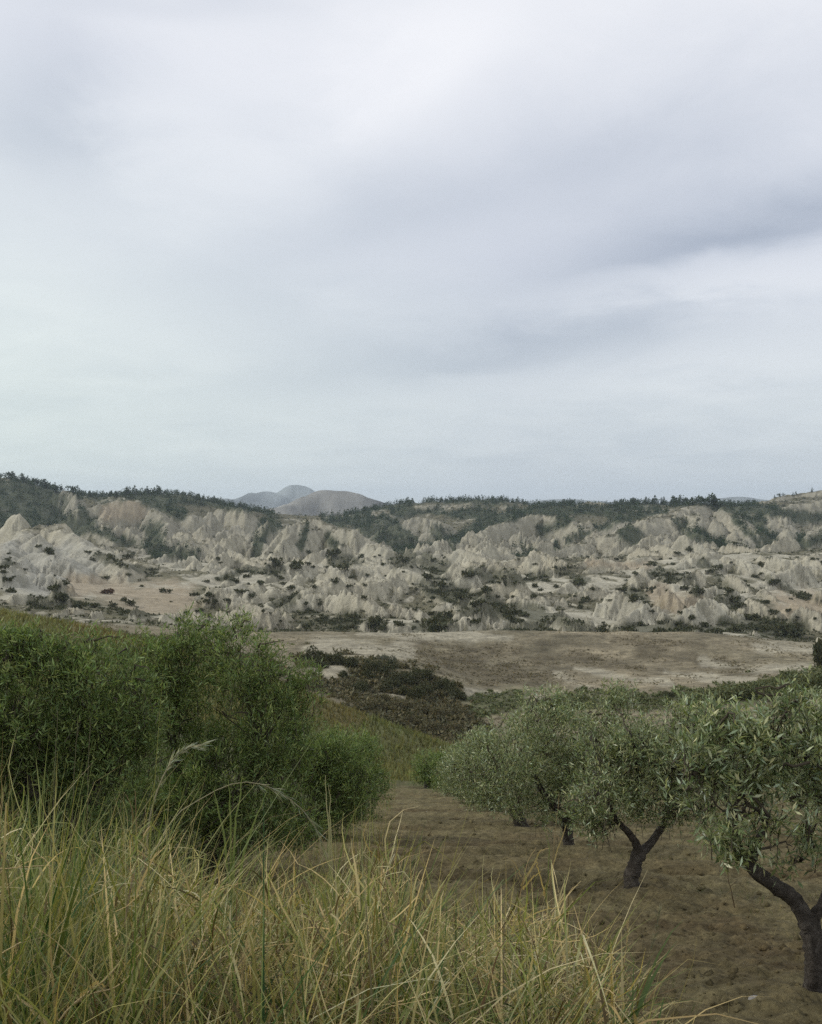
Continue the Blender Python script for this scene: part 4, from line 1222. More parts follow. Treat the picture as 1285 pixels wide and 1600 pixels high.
# grass standing on the slope in front of the gully
def slope_grass():
    r = np.random.default_rng(421)
    m = ((Y < 122) & VIS).ravel()
    idx = r.choice(np.flatnonzero(m), 24000)
    n = len(idx)
    P_ = np.stack([X.ravel()[idx] + r.normal(0, .2, n), Y.ravel()[idx] + r.normal(0, .3, n), Z.ravel()[idx]], -1)
    c = C.reshape(-1, 3)[idx] * r.uniform(0.75, 1.6, (n, 1))
    V_, CC = [], []
    for k in range(3):
        a = r.random(n) * 6.28
        h = r.uniform(0.25, 0.75, n)
        w = r.uniform(0.04, 0.10, n)
        s = np.stack([np.cos(a) * w, np.sin(a) * w, 0 * a], -1)
        lean = np.stack([r.normal(0, .16, n), r.normal(0, .16, n), h], -1)
        b = P_ + np.stack([r.normal(0, .15, n), r.normal(0, .15, n), np.full(n, -.05)], -1)
        V_.append(np.stack([b - s, b + s, b + lean], 1))
        CC.append(np.repeat(c[:, None] * r.uniform(0.8, 1.2, (n, 1, 1)), 3, 1))
    V_, CC = np.concatenate(V_).reshape(-1, 3), np.concatenate(CC).reshape(-1, 3)
    me_ = raw_mesh('slope_grass', V_, [np.arange(len(V_)).reshape(-1, 3)], {'Col': CC})
    tag(link('slope_grass', me_, leaf_mat('slope_grass_blades', None, None, 0.25, 0.2, 0.7, 0.1, use_attr=True)), kind='stuff')


slope_grass()

# single bushes on the badlands: photo position, width in px
BUSH = [(137, 862, 11), (144, 873, 9), (57, 855, 10), (5, 884, 14), (5, 897, 12), (11, 912, 14), (84, 917, 18), (104, 919, 10), (20, 922, 14), (123, 944, 18), (144, 945, 14), (48, 942, 16), (166, 901, 10),
        (177, 944, 15), (191, 936, 12), (202, 941, 14), (221, 915, 8), (258, 921, 16), (201, 896, 10), (322, 939, 14), (325, 928, 15), (303, 927, 14), (336, 939, 10), (356, 942, 11), (321, 907, 10), (354, 901, 10),
        (371, 905, 17), (386, 899, 12), (373, 891, 12), (407, 911, 14), (375, 925, 16), (393, 931, 12), (410, 895, 9), (427, 880, 12), (313, 952, 9), (293, 958, 9), (201, 867, 14), (432, 880, 16), (460, 880, 22), (480, 884, 9),
        (425, 893, 7), (408, 895, 7), (453, 917, 14), (524, 907, 12), (543, 917, 9), (550, 903, 11), (519, 864, 22), (562, 867, 10), (534, 887, 22), (631, 875, 14), (644, 887, 8), (666, 899, 15), (688, 912, 16), (681, 922, 14),
        (730, 897, 20), (758, 921, 18), (724, 937, 18), (745, 946, 20), (798, 954, 18), (818, 959, 14), (743, 969, 16), (684, 976, 40), (629, 978, 16), (649, 970, 9), (581, 969, 28), (597, 979, 16), (551, 961, 16), (507, 963, 14),
        (480, 953, 12), (475, 978, 12), (674, 957, 12), (701, 959, 20), (1121, 885, 15), (1138, 921, 15), (1143, 933, 17), (1157, 946, 15), (1172, 961, 22), (1196, 939, 12), (1209, 961, 14), (1249, 929, 16), (1042, 924, 7),
        (1017, 921, 15), (992, 934, 20), (970, 919, 14), (915, 935, 16), (926, 925, 9), (906, 946, 12), (834, 935, 10), (836, 914, 12), (902, 910, 18), (994, 895, 10), (1077, 861, 12), (1077, 968, 13), (1062, 978, 14), (1102, 974, 18),
        (1192, 981, 16), (1151, 981, 22), (1045, 898, 14), (1074, 917, 14), (1091, 925, 14), (879, 989, 22), (860, 985, 18), (1149, 853, 10), (1189, 880, 14), (985, 985, 18), (940, 985, 16), (1030, 985, 20), (1120, 985, 16)]
rb = np.random.default_rng(77)
for k in range(150):
    px, py = rb.uniform(0, 1285), rb.uniform(862, 985)
    if 100 < px < 310 and py < 935:
        continue
    BUSH.append((px, py, rb.uniform(4, 10)))
bm = [bush_mesh('bush', 150, 0.26, 500 + k) for k in range(6)]
for m_ in bm:
    m_.materials.append(bush_mat)


def put_bush(px, py, w, label, group, mesh, d0=292, d1=1000, hgt=None, mat=None, name='bush'):
    p = land_at(px, py, d0, d1)
    if p is None:
        return None
    o = bpy.data.objects.new(name, mesh)
    COL.objects.link(o)
    s = w / F * p[1] * 0.56
    o.location = (p[0], p[1], p[2] - 0.12 * s)
    o.rotation_euler = (0, 0, rb.uniform(0, 6.28))
    o.scale = (s * rb.uniform(0.9, 1.15), s, s * (hgt or rb.uniform(0.95, 1.35)))
    if mat is not None:
        o.material_slots[0].link = 'OBJECT'
        o.material_slots[0].material = mat
    return tag(o, label, 'bush', group)


for k, (px, py, w) in enumerate(BUSH):
    size = 'broad' if w > 17 else 'middling' if w > 11.5 else 'tiny' if w < 8 else 'small'
    row = 'the upper clay mounds' if py < 893 else 'the middle clay mounds' if py < 935 else 'the lowest clay mounds'
    side = 'far left' if px < 230 else 'left' if px < 460 else 'left of centre' if px < 660 else 'right of centre' if px < 860 else 'right' if px < 1080 else 'far right'
    where = row + ', ' + side + (' of the badlands' if 'centre' not in side else ' in the badlands')
    put_bush(px, py + w * 0.35, w, size + ' dark green bush on ' + where, size + ' bushes on ' + where, bm[k % 6])
big = bush_mesh('bush', 500, 0.16, 560)
big.materials.append(bush_mat)
put_bush(78, 866, 20, 'big round dark bush alone high on the grey clay at the far left', None, big)
put_bush(95, 944, 24, 'tall dark bush standing just left of the ochre patch', None, big, hgt=1.3)
put_bush(167, 928, 18, 'reddish brown round bush alone in the middle of the ochre patch', None, big, mat=brown_bush)
put_bush(1234, 994, 44, 'largest dark bush at the right end of the scrub belt under the badlands', None, big)
put_bush(1209, 913, 17, 'round dark bush on the crest of the right-hand clay spur', None, big)

# bushes of the gully behind the orchard
gb = [bush_mesh('bush', 1500, 0.085, 570 + k, 0.85) for k in range(4)]
for m_ in gb:
    m_.materials.append(bush_mat)
put_bush(636, 1066, 46, 'biggest dark bush on the lip of the gully, below the pale bare patch', None, gb[0], 125, 250, 1.0)
put_bush(594, 1036, 34, 'grey-green airy bush above the dark gully, beside the pale bare patch', None, gb[1], 125, 250, 0.95, grey_bush)
def gully_words(kind, px, py, a, b):
    side = 'left' if px < a else 'middle' if px < b else 'right'
    lev = 'upper' if py < 1072 else 'mid' if py < 1100 else 'lower'
    w = kind + ' bush on the ' + lev + ' slope of the gully behind the orchard, ' + side + (' side' if side != 'middle' else ' part')
    return w, kind + ' bushes in the gully, ' + lev + ' ' + side


GB = [(594, 1055, 40), (688, 1080, 40), (714, 1095, 30), (610, 1080, 42), (649, 1090, 40), (669, 1066, 34), (522, 1040, 36), (548, 1042, 30), (486, 1036, 36), (561, 1080, 34), (705, 1090, 30), (575, 1060, 28), (660, 1085, 36),
      (625, 1070, 36), (500, 1045, 24), (535, 1060, 20)]
for k, (px, py, w) in enumerate(GB):
    put_bush(px, py, w, *gully_words('dark', px, py, 545, 640), gb[k % 4], 125, 250)
GB2 = [(587, 1108, 34), (623, 1112, 38), (662, 1118, 38), (695, 1124, 34), (682, 1146, 36), (571, 1112, 28), (640, 1135, 30), (714, 1146, 30), (600, 1100, 26), (720, 1120, 30), (650, 1110, 24)]
for k, (px, py, w) in enumerate(GB2):
    put_bush(px, py, w, *gully_words('dull grey-brown', px, py, 620, 680), gb[(k + 1) % 4], 112, 250, None, veg_mat('dull_bush_leaves', (0.0, 0.0, 0.0)) if False else dull_bush)
for k, (px, py, w) in enumerate([(1120, 1100, 46), (1165, 1095, 50), (1215, 1092, 54), (1262, 1085, 56), (1300, 1080, 60), (1190, 1080, 40), (1240, 1075, 44), (1090, 1105, 40)]):
    put_bush(px, py, w, 'leafy green bush below the fallow field, ' + ('above the row of olive crowns' if px < 1150 else 'above the nearest olive' if px < 1225 else 'at the right edge'), 'green bushes below the fallow field', gb[k % 4], 112, 250, None, green_bush)
put_bush(1043, 1092, 22, 'small dark bush showing above the olive crowns, against the fallow field', None, gb[2], 112, 250, 1.0)

# the dark tree at the right edge of the field
def tall_dark_tree():
    p = land_at(1281, 1045, 120, 280)
    if p is None:
        return
    o = empty('dark_tree', tuple(p), 'narrow dark tree standing at the right edge of the fallow field', 'tree')
    s = 46 / F * p[1]
    r = np.random.default_rng(5)
    v = tree_tris(r, 420, False) * np.array([0.55, 0.55, 1.0])
    w = tree_tris(r, 420, False) * np.array([0.5, 0.5, 0.8]) + np.array([0.05, 0, -0.12])
    V_ = np.concatenate([v, w]) * s
    c = link('crown', raw_mesh('crown', V_, [np.arange(len(V_)).reshape(-1, 3)]), bush_mat, o)
    sp = Soup()
    tube(sp, smooth_path([(0, 0, -0.2), (0.02 * s, 0, 0.3 * s), (0, 0, 0.6 * s)], 8), np.linspace(0.05, 0.02, 8) * s, 7)
    link('trunk', sp.mesh('trunk', True), trunk_far, o)


tall_dark_tree()

# single pines standing up along the skyline
pm = []
for k in range(8):
    r = np.random.default_rng(600 + k)
    con = k < 5
    sp = Soup()
    v = tree_tris(r, 60, con)
    sp.add(v, np.arange(len(v)).reshape(-1, 3))
    tube(sp, [(0, 0, -0.06), (0, 0, 0.5), (0, 0, 0.9)], [0.03, 0.022, 0.01], 4)
    m_ = sp.mesh('pine_tree')
    m_.materials.append(pine_mat)
    pm.append(m_)
rt = np.random.default_rng(91)
CREST = [(0, 120, 34, 9, 16, 'on the wooded hilltop at the far left'), (122, 200, 14, 6, 11, 'in the dip right of the far left wooded hilltop'), (196, 262, 18, 9, 18, 'in the dense clump above the long clay scarp'),
         (268, 345, 16, 5, 11, 'in the thin row left of the distant blue peak'), (345, 440, 18, 4, 9, 'on the ridge below the distant blue peak'), (560, 640, 14, 4, 9, 'on the ridge just right of the distant bare hill'),
         (640, 835, 30, 4, 9, 'on the long level skyline in the middle of the hills'), (835, 900, 14, 5, 12, 'on the low skyline right of the middle'),
         (962, 1040, 22, 8, 16, 'at the left end of the wood on the right-hand hill'), (1040, 1080, 14, 9, 18, 'in the middle of the wood on the right-hand hill'), (1080, 1125, 14, 10, 20, 'at the highest right end of the wood on the right-hand hill'),
         (1125, 1185, 12, 6, 10, 'on the slope falling right from the right-hand wood'), (1190, 1285, 8, 4, 8, 'on the bare skyline at the far right')]
for a, b, n, h0, h1, where in CREST:
    for k in range(n):
        px = rt.uniform(a, b)
        p = crest_at(px, 1000, 1800)
        h = rt.uniform(h0, h1) / F * p[1]
        o = bpy.data.objects.new('pine_tree', pm[rt.integers(0, 8)])
        COL.objects.link(o)
        dy = rt.uniform(-16, 4)
        o.location = (p[0], p[1] + dy * 0.3, p[2] - 0.1 * h - max(0, -dy) * 0.08)
        o.rotation_euler = (0, 0, rt.uniform(0, 6.28))
        o.scale = (h * rt.uniform(0.9, 1.5), h * rt.uniform(0.9, 1.5), h)
        tag(o, 'small dark pine ' + where, 'tree', 'pines ' + where)
# ------------------------------------------------------------------ soil crumbs, a stone, weeds
def crumbs():
    r = np.random.default_rng(701)
    n = 8000
    y = 4.2 * (26 / 4.2) ** r.random(n)
    x = y * r.uniform(-0.1, 0.46, n)
    ok = (x > 0.5 - 0.12 * (y - 4)) & (x > -1.0)
    x, y = x[ok], y[ok]
    n = len(x)
    i = np.clip(np.searchsorted(YN, y), 0, len(YN) - 1)
    j = np.clip(np.searchsorted(UN, x / y), 0, len(UN) - 1)
    z = z0[i, j]
    s = (0.006 + 0.045 * r.random(n) ** 6) * np.interp(y, [4, 10, 26], [0.8, 1.1, 1.8])
    oct_ = np.array([(1, 0, 0), (0, 1, 0), (-1, 0, 0), (0, -1, 0), (0, 0, .8), (0, 0, -.8)], float)
    f_ = np.array([(0, 1, 4), (1, 2, 4), (2, 3, 4), (3, 0, 4), (1, 0, 5), (2, 1, 5), (3, 2, 5), (0, 3, 5)])
    V_ = oct_[None] * r.uniform(0.55, 1.35, (n, 6, 1)) * s[:, None, None]
    a = r.random(n) * 6.28
    ca, sa_ = np.cos(a)[:, None], np.sin(a)[:, None]
    V_ = np.stack([V_[..., 0] * ca - V_[..., 1] * sa_, V_[..., 0] * sa_ + V_[..., 1] * ca, V_[..., 2]], -1)
    V_ += np.stack([x, y, z - s * 0.1], -1)[:, None]
    F_ = (f_[None] + 6 * np.arange(n)[:, None, None]).reshape(-1, 3)
    c = soil[i, j] * r.uniform(0.7, 1.4, (n, 1))
    me_ = raw_mesh('soil_clods', V_.reshape(-1, 3), [F_], {'Col': np.repeat(c, 6, 0)})
    tag(link('soil_clods', me_, soil_mat), kind='stuff')


crumbs()


def stone():
    r = np.random.default_rng(3)
    nu, nv = 10, 7
    th, ph = np.meshgrid(np.arange(nu) / nu * 6.283, np.linspace(0.05, math.pi - 0.05, nv), indexing='ij')
    R_ = 0.042 * (1 + 0.25 * fbm(th * 0.9, ph * 1.3, 4, 2))
    V_ = np.stack([R_ * np.sin(ph) * np.cos(th) * 1.1, R_ * np.sin(ph) * np.sin(th), R_ * np.cos(ph) * 0.8], -1)
    i, j = np.meshgrid(np.arange(nu), np.arange(nv - 1), indexing='ij')
    q = np.stack([i * nv + j, i * nv + j + 1, ((i + 1) % nu) * nv + j + 1, ((i + 1) % nu) * nv + j], -1).reshape(-1, 4)
    x, y = (1182 - 642.5) / F * 5.25, 5.25
    o = link('stone', raw_mesh('stone', V_.reshape(-1, 3), [q], None, True),
             diffuse_mat('pale_stone', lambda gg, co: gg.ramp(gg.noise(co, 60, 5), [(0.3, (0.14, 0.135, 0.12)), (0.7, (0.27, 0.26, 0.24))]), 0.9), None, (x, y, float(orchard_z([x], [y])[0]) + 0.03))
    tag(o, 'small pale round stone lying on the soil near the bottom right corner', 'stone')


stone()

# ------------------------------------------------------------------ grass of the verge
TOPX = [-150, 0, 30, 60, 90, 120, 170, 200, 215, 250, 290, 320, 380, 420, 450, 500, 560, 590, 608, 622, 700, 780, 830, 880, 905, 950, 1000, 1040]
TOPY = [1190, 1185, 1165, 1140, 1200, 1268, 1292, 1212, 1202, 1280, 1295, 1318, 1385, 1300, 1335, 1330, 1290, 1250, 1240, 1330, 1375, 1350, 1375, 1360, 1410, 1490, 1560, 1640]
GREEN, YGREEN, STRAW, BROWN = (np.array(c) for c in ((0.085, 0.130, 0.036), (0.235, 0.250, 0.068), (0.47, 0.385, 0.18), (0.085, 0.060, 0.027)))


def blades(soup, P_, L, az_, th0, kap, w, c0, c1, seg=5, twist=None, snap=None):
    """curved tapering blades: base points, lengths, heading, first lean, bending, width, root and tip colours"""
    n = len(P_)
    hx = np.stack([np.cos(az_), np.sin(az_), 0 * az_], -1)
    sd = np.stack([-np.sin(az_), np.cos(az_), 0 * az_], -1)
    tw = (np.zeros(n) if twist is None else twist)[:, None]
    sd = norm(sd * np.cos(tw) + hx * np.sin(tw))
    pos = P_.copy()
    vs_, cs_ = [], []
    for k in range(seg + 1):
        t = k / seg
        ww = w * (1 - t ** 1.7) * (0.6 + 0.4 * min(1, t * 4)) + 0.0003
        vs_.append(np.stack([pos - sd * ww[:, None] / 2, pos + sd * ww[:, None] / 2], 1))
        cc = c0 + (c1 - c0) * t
        cs_.append(np.stack([cc, cc], 1))
        th = th0 + kap * ((k + 0.5) / seg) ** 1.4
        if snap is not None:                              # blades that are broken over
            th = th + np.where(k / seg >= snap[:, 0], snap[:, 1], 0.0)
        st = L / seg
        pos = pos + hx * (np.sin(th) * st)[:, None] + np.array([0, 0, 1.0]) * (np.cos(th) * st)[:, None]
    V_ = np.stack(vs_, 1).reshape(n, -1, 3)
    CC = np.stack(cs_, 1).reshape(n, -1, 3)
    m = 2 * (seg + 1)
    q = np.array([(2 * k, 2 * k + 1, 2 * k + 3, 2 * k + 2) for k in range(seg)])
    F_ = (q[None] + m * np.arange(n)[:, None, None]).reshape(-1, 4)
    soup.add(V_.reshape(-1, 3), F_)
    soup.C.append(CC.reshape(-1, 3).astype(np.float32))


def gsum(px, py, L):
    s = np.zeros_like(px)
    for a, b, ra, rb_, v in L:
        s += v * np.exp(-((px - a) / ra) ** 2 - ((py - b) / rb_) ** 2)
    return s


def verge_grass():
    r = np.random.default_rng(801)
    soup_g, soup_d = Soup(), Soup()
    NC_ = 3000
    # tussocks
    cpx = r.uniform(-170, 1040, NC_)
    cy = 1.75 * (5.6 / 1.75) ** (r.random(NC_) ** 0.85)
    cx = (cpx - 642.5) / F * cy
    ok = (cx < 0.85 + 0.1 * np.sin(cy * 5)) & ((cy < 5.0) | (cx < -0.1))
    # thinner towards the soil on the right
    ok &= r.random(NC_) < np.interp(cpx, [0, 600, 640, 900, 1030], [1, 1, 0.62, 0.5, 0.35])
    ok &= vnoise(cx * 3.1, cy * 2.3, 29) > -0.24
    cpx, cy, cx = cpx[ok], cy[ok], cx[ok]
    m = len(cx)
    nb = r.integers(6, 20, m)
    k = np.repeat(np.arange(m), nb)
    n = len(k)
    rad = 0.015 + 0.09 * r.random(n) ** 0.8
    a = r.random(n) * 6.283
    x = cx[k] + np.cos(a) * rad
    y = cy[k] + np.sin(a) * rad
    z = orchard_z(x, np.maximum(y, 1.0)) - 0.02
    top = np.interp(x / y * F + 642.5, TOPX, TOPY) + 14 * vnoise(cpx[k] * 0.05, cy[k] * 3, 5) * 2
    hmax = np.clip((800 - top) / F * y - z, 0.16, 1.3)
    tall = r.random(m) < 0.55
    L = hmax * (0.25 + 0.8 * r.random(n) ** 0.9) * np.where(tall, r.uniform(0.85, 1.12, m), r.uniform(0.4, 0.8, m))[k]
    L = np.minimum(L * np.where(r.random(n) < 0.04, 1.2, 1.0), 1.25)
    pm_y = 800 - (z + L * 0.6) / y * F
    pm_x = x / y * F + 642.5
    dry = 0.46 + 0.5 * gsum(pm_x, pm_y, [(215, 1335, 90, 75, .8), (425, 1335, 60, 55, .7), (960, 1545, 110, 70, 1.0), (600, 1290, 45, 60, .5), (840, 1570, 120, 60, .6), (330, 1470, 90, 80, .4), (120, 1580, 130, 50, .6), (700, 1540, 80, 60, .3),
                                           (60, 1460, 130, 110, -1.3), (150, 1500, 90, 70, -1.0), (560, 1470, 130, 80, -.4), (60, 1260, 60, 70, -.3), (660, 1560, 80, 60, -.5), (230, 1250, 40, 60, -.5)])
    dry += 0.6 * vnoise(cx[k] * 2.2, cy[k] * 2.2, 15) + r.normal(0, 0.28, m)[k]
    yel = gsum(pm_x, pm_y, [(230, 1290, 120, 90, .6), (880, 1400, 70, 80, .9), (60, 1230, 70, 80, .6), (440, 1340, 160, 60, .5), (600, 1340, 120, 70, .4)]) + 0.3
    isdry = r.random(n) < dry
    mixg = np.where(r.random(n) < 0.45 - 0.3 * (yel - 0.3), r.uniform(-0.35, 0.05, n), yel + r.uniform(0.1, 0.6, n))
    c_g = np.maximum(GREEN + (YGREEN - GREEN) * np.clip(mixg, -0.35, 1)[:, None], 0.015)
    c_d = BROWN + (STRAW - BROWN) * np.where(r.random(n) < 0.42, r.uniform(0, 0.25, n), r.uniform(0.55, 1.1, n))[:, None]
    c_d = np.where(r.random((n, 1)) < 0.16, np.array([0.62, 0.53, 0.30]) * r.uniform(0.8, 1.1, (n, 1)), c_d)
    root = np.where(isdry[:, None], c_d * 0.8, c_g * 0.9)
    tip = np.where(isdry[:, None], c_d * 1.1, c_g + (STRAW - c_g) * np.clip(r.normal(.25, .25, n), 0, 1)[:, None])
    head = a + r.normal(0, 1.0, n)
    th0 = np.abs(r.normal(0.14, 0.34, n)) + rad * 1.8
    kap = np.where(isdry, np.abs(r.normal(1.3, 1.1, n)), np.abs(r.normal(0.6, 0.6, n)))
    br = (r.random(n) < 0.26) & (L < 0.55)
    kap = np.where(br, r.uniform(1.8, 3.0, n), kap)
    snap = np.stack([r.uniform(0.3, 0.85, n), np.where(r.random(n) < 0.42, r.uniform(0.6, 2.4, n) * np.sign(r.normal(size=n) + 0.6), 0)], -1)
    w = np.where(isdry, r.uniform(0.004, 0.010, n) + 0.005 * (r.random(n) < 0.2), r.uniform(0.0045, 0.0115, n) + 0.005 * (r.random(n) < 0.12)) * np.interp(y, [1.8, 5], [0.8, 1.15])
    for s_, sel in ((soup_g, ~isdry), (soup_d, isdry)):
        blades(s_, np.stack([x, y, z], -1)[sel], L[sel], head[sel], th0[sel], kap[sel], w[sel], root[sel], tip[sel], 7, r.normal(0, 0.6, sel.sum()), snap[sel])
    # tangles of curled dead blades caught in the tussocks
    q = 11000
    px = r.uniform(-170, 1010, q)
    y5 = 2.25 * (5.2 / 2.25) ** r.random(q)
    x5 = (px - 642.5) / F * y5
    gz5 = orchard_z(x5, y5)
    h5 = np.clip((800 - np.interp(px, TOPX, TOPY) - 25) / F * y5 - gz5, 0.12, 1.2)
    ok = (x5 < 0.82) & (vnoise(x5 * 3.1, y5 * 2.3, 29) > -0.24) & (r.random(q) < np.interp(px, [0, 600, 640, 900, 1030], [1, 1, 0.6, 0.6, 0.5]))
    pyy = 800 - (gz5 + h5 * 0.5) / y5 * F
    ok &= r.random(q) < 0.95 - gsum(px, pyy, [(60, 1460, 130, 110, .75), (150, 1520, 90, 70, .6), (560, 1480, 130, 80, .55), (30, 1290, 60, 80, .5), (660, 1570, 90, 60, .5), (390, 1560, 100, 60, .3)])
    x5, y5, gz5, h5 = x5[ok], y5[ok], gz5[ok], h5[ok]
    q = len(x5)
    z5 = gz5 + h5 * r.uniform(0.1, 0.85, q)
    pick = r.random((q, 1))
    cc = np.where(pick < 0.38, STRAW * r.uniform(0.6, 1.05, (q, 1)), np.where(pick < 0.48, np.array([0.62, 0.53, 0.30]), np.where(pick < 0.8, YGREEN * r.uniform(0.7, 1.1, (q, 1)), BROWN * r.uniform(1, 2, (q, 1)))))
    sn = np.stack([r.uniform(0.2, 0.8, q), r.normal(0, 1.0, q)], -1)
    blades(soup_d, np.stack([x5, y5, z5], -1), r.uniform(0.10, 0.32, q), r.random(q) * 6.283, r.uniform(0.2, 2.0, q), r.normal(0.6, 1.6, q), r.uniform(0.003, 0.0078, q), cc, cc * 1.1, 6, r.normal(0, 0.9, q), sn)
    # matted dead straw low down and between
    q = 5500
    px = r.uniform(-170, 1010, q)
    y2 = 1.7 * (5.3 / 1.7) ** r.random(q)
    x2 = (px - 642.5) / F * y2
    ok = (x2 < 0.8)
    px, x2, y2 = px[ok], x2[ok], y2[ok]
    q = len(x2)
    z2 = orchard_z(x2, y2) + 0.32 * r.random(q) ** 1.3
    cc = np.where(r.random((q, 1)) < 0.4, GREEN * r.uniform(0.6, 1.1, (q, 1)), BROWN + (STRAW - BROWN) * r.random((q, 1)) ** 2.2)
    blades(soup_d, np.stack([x2, y2, z2], -1), r.uniform(0.12, 0.42, q), r.random(q) * 6.283, r.uniform(0.7, 1.5, q), r.normal(0.3, 0.6, q), r.uniform(0.004, 0.011, q), cc * 0.85, cc * 1.05, 4, r.normal(0, 0.8, q))
    # thin short weeds on the orchard floor and by the path
    q = 15000
    y3 = 4.6 * (60 / 4.6) ** r.random(q)
    px = r.uniform(600, 1290, q)
    x3 = (px - 642.5) / F * y3
    ok = (vnoise(x3 * 0.9, y3 * 0.9, 19) + 0.6 * vnoise(x3 * 3.1, y3 * 3.1, 23)) > 0.0
    x3, y3 = x3[ok], y3[ok]
    q = len(x3)
    cc = np.where(r.random((q, 1)) < 0.5, BROWN + (STRAW - BROWN) * r.random((q, 1)) * 0.7, GREEN * 0.9 + (YGREEN - GREEN) * r.random((q, 1)) * 0.5)
    sc = np.interp(y3, [5, 15, 60], [1, 1.6, 3.5])
    blades(soup_d, np.stack([x3, y3, orchard_z(x3, y3) - 0.01], -1), r.uniform(0.02, 0.09, q) * sc, r.random(q) * 6.283, r.uniform(0.2, 1.3, q), r.normal(0.4, 0.5, q), r.uniform(0.002, 0.005, q) * sc, cc * 0.8, cc, 3, r.normal(0, 1, q))
    # grass at the foot of the left-hand trees and along the path edge
    q = 5200
    y4 = 5.2 * (60 / 5.2) ** r.random(q)
    x4 = -0.15 - 0.012 * y4 - np.abs(r.normal(0, 0.9, q)) * np.interp(y4, [5, 20], [0.7, 1.0])
    cc = np.where(r.random((q, 1)) < 0.55, BROWN + (STRAW - BROWN) * r.random((q, 1)), GREEN + (YGREEN - GREEN) * r.random((q, 1)))
    sc = np.interp(y4, [5, 15, 60], [1, 1.1, 1.6])
    blades(soup_g, np.stack([x4, y4, orchard_z(x4, y4) - 0.01], -1), r.uniform(0.12, 0.5, q) * sc * np.interp(y4, [5, 9, 20], [1.3, 0.9, 0.5]), r.random(q) * 6.283, r.uniform(0.05, 0.5, q), r.normal(0.6, 0.6, q),
           r.uniform(0.003, 0.007, q) * sc, cc * 0.85, cc * 1.05, 4, r.normal(0, 1, q))
    for s_, nm in ((soup_g, 'green_grass'), (soup_d, 'dry_grass')):
        V_ = np.concatenate(s_.V)
        me_ = raw_mesh(nm, V_, [np.concatenate(s_.Q)], {'Col': np.concatenate(s_.C)})
        tag(link(nm, me_, grass_blade), kind='stuff')


grass_blade = leaf_mat('grass_blade', None, None, 0.25, 0.25, 0.6, 0.2, use_attr=True)
verge_grass()

# ------------------------------------------------------------------ single stalks that stand out of the grass
PALE_STRAW, DRY_REED, GREEN_REED, GREY_REED = np.array([0.58, 0.52, 0.34]), np.array([0.40, 0.34, 0.20]), np.array([0.15, 0.20, 0.085]), np.array([0.30, 0.31, 0.22])


def ribbon(soup, pts, w0, w1, col, n=14, seed=0, face=(0.25, -1, 0.35)):
    P_ = smooth_path(pts, n, 0.0015, seed)
    T_ = norm(np.gradient(P_, axis=0))
    s = norm(np.cross(T_, np.array(face)))
    w = np.linspace(w0, w1, n)[:, None] / 2
    nrm = np.cross(T_, s)
    V_ = np.stack([P_ - s * w, P_ + nrm * w * 0.5, P_ + s * w], 1).reshape(-1, 3)
    k = np.arange(n - 1)[:, None] * 3
    q = np.concatenate([k + np.array([0, 1, 4, 3]), k + np.array([1, 2, 5, 4])])
    soup.add(V_, q, col)


def stalk(name, label, depth, paths, plume=None, cat='grass stalk', group=None):
    """paths: (photo points, radius or width, colour, 'tube' | 'blade'); a plume hangs from the last third of the first path"""
    b = PX(*paths[0][0][0], depth)
    o = empty(name, tuple(b), label, cat, group)
    for k, (pts, rad, col, kind) in enumerate(paths):
        q = [PX(p[0], p[1], depth + (p[2] if len(p) > 2 else 0)) - b for p in pts]
        sp = Soup()
        if kind == 'tube':
            path = smooth_path(q, 16, 0.001, k)
            tube(sp, path, np.linspace(rad, rad * 0.45, 16), 5, col)
        else:
            ribbon(sp, q, rad, rad * 0.25, col, 14, k)
        link('stem' if kind == 'tube' else 'blade', sp.mesh(kind), grass_blade, o)
        if k == 0 and plume:
            r = np.random.default_rng(len(label))
            sp = Soup()
            path = smooth_path(q, 40)
            i = r.integers(int(40 * plume[1]), 40, plume[0])
            d_ = norm(np.gradient(path, axis=0))[i]
            n = plume[0]
            base_ = path[i]
            dirs = norm(d_ * 1.0 + r.normal(size=(n, 3)) * 0.22 + np.array([0, 0, -0.22]))
            L = r.uniform(0.4, 1.0, n) * plume[2]
            leaf_quads(sp, base_, dirs, L, np.full(n, 0.0035), r)
            me_ = sp.mesh('plume')
            at = me_.attributes.new('Col', 'FLOAT_COLOR', 'POINT')
            at.data.foreach_set('color', np.tile(np.append(plume[3], 1.0), len(me_.vertices)).astype(np.float32))
            link('plume', me_, grass_blade, o)
    return o


stalk('plumed_reed', 'tall reed with a drooping feathery plume in front of the dark olive trees', 3.3, [([(218, 1420), (232, 1300), (246, 1235), (268, 1190), (290, 1170), (314, 1164)], 0.0034, GREY_REED, 'tube')], (90, 0.5, 0.07, GREY_REED * 1.1))
stalk('arching_reed', 'long thin reed arching over to the right in front of the dark olive trees', 3.6,
      [([(215, 1400), (262, 1290), (320, 1245), (372, 1223), (420, 1229), (465, 1258), (492, 1292), (506, 1325)], 0.0026, GREY_REED * 0.9, 'tube')], (50, 0.5, 0.09, GREY_REED * 0.85))
stalk('green_reed', 'clump of stiff green reed blades spreading in a fan below the arching reed', 3.4,
      [([(362, 1440), (355, 1340), (345, 1280), (334, 1232)], 0.010, GREEN_REED, 'blade'), ([(364, 1440), (366, 1330), (371, 1270), (379, 1212)], 0.011, GREEN_REED * 1.1, 'blade'),
       ([(362, 1440), (361, 1320), (360, 1260), (357, 1220)], 0.009, GREEN_REED, 'blade'), ([(364, 1440), (380, 1340), (398, 1285), (418, 1238)], 0.011, GREEN_REED * 1.15, 'blade'), ([(365, 1440), (378, 1390), (400, 1350), (430, 1330)], 0.009, GREEN_REED, 'blade')], cat='reed')
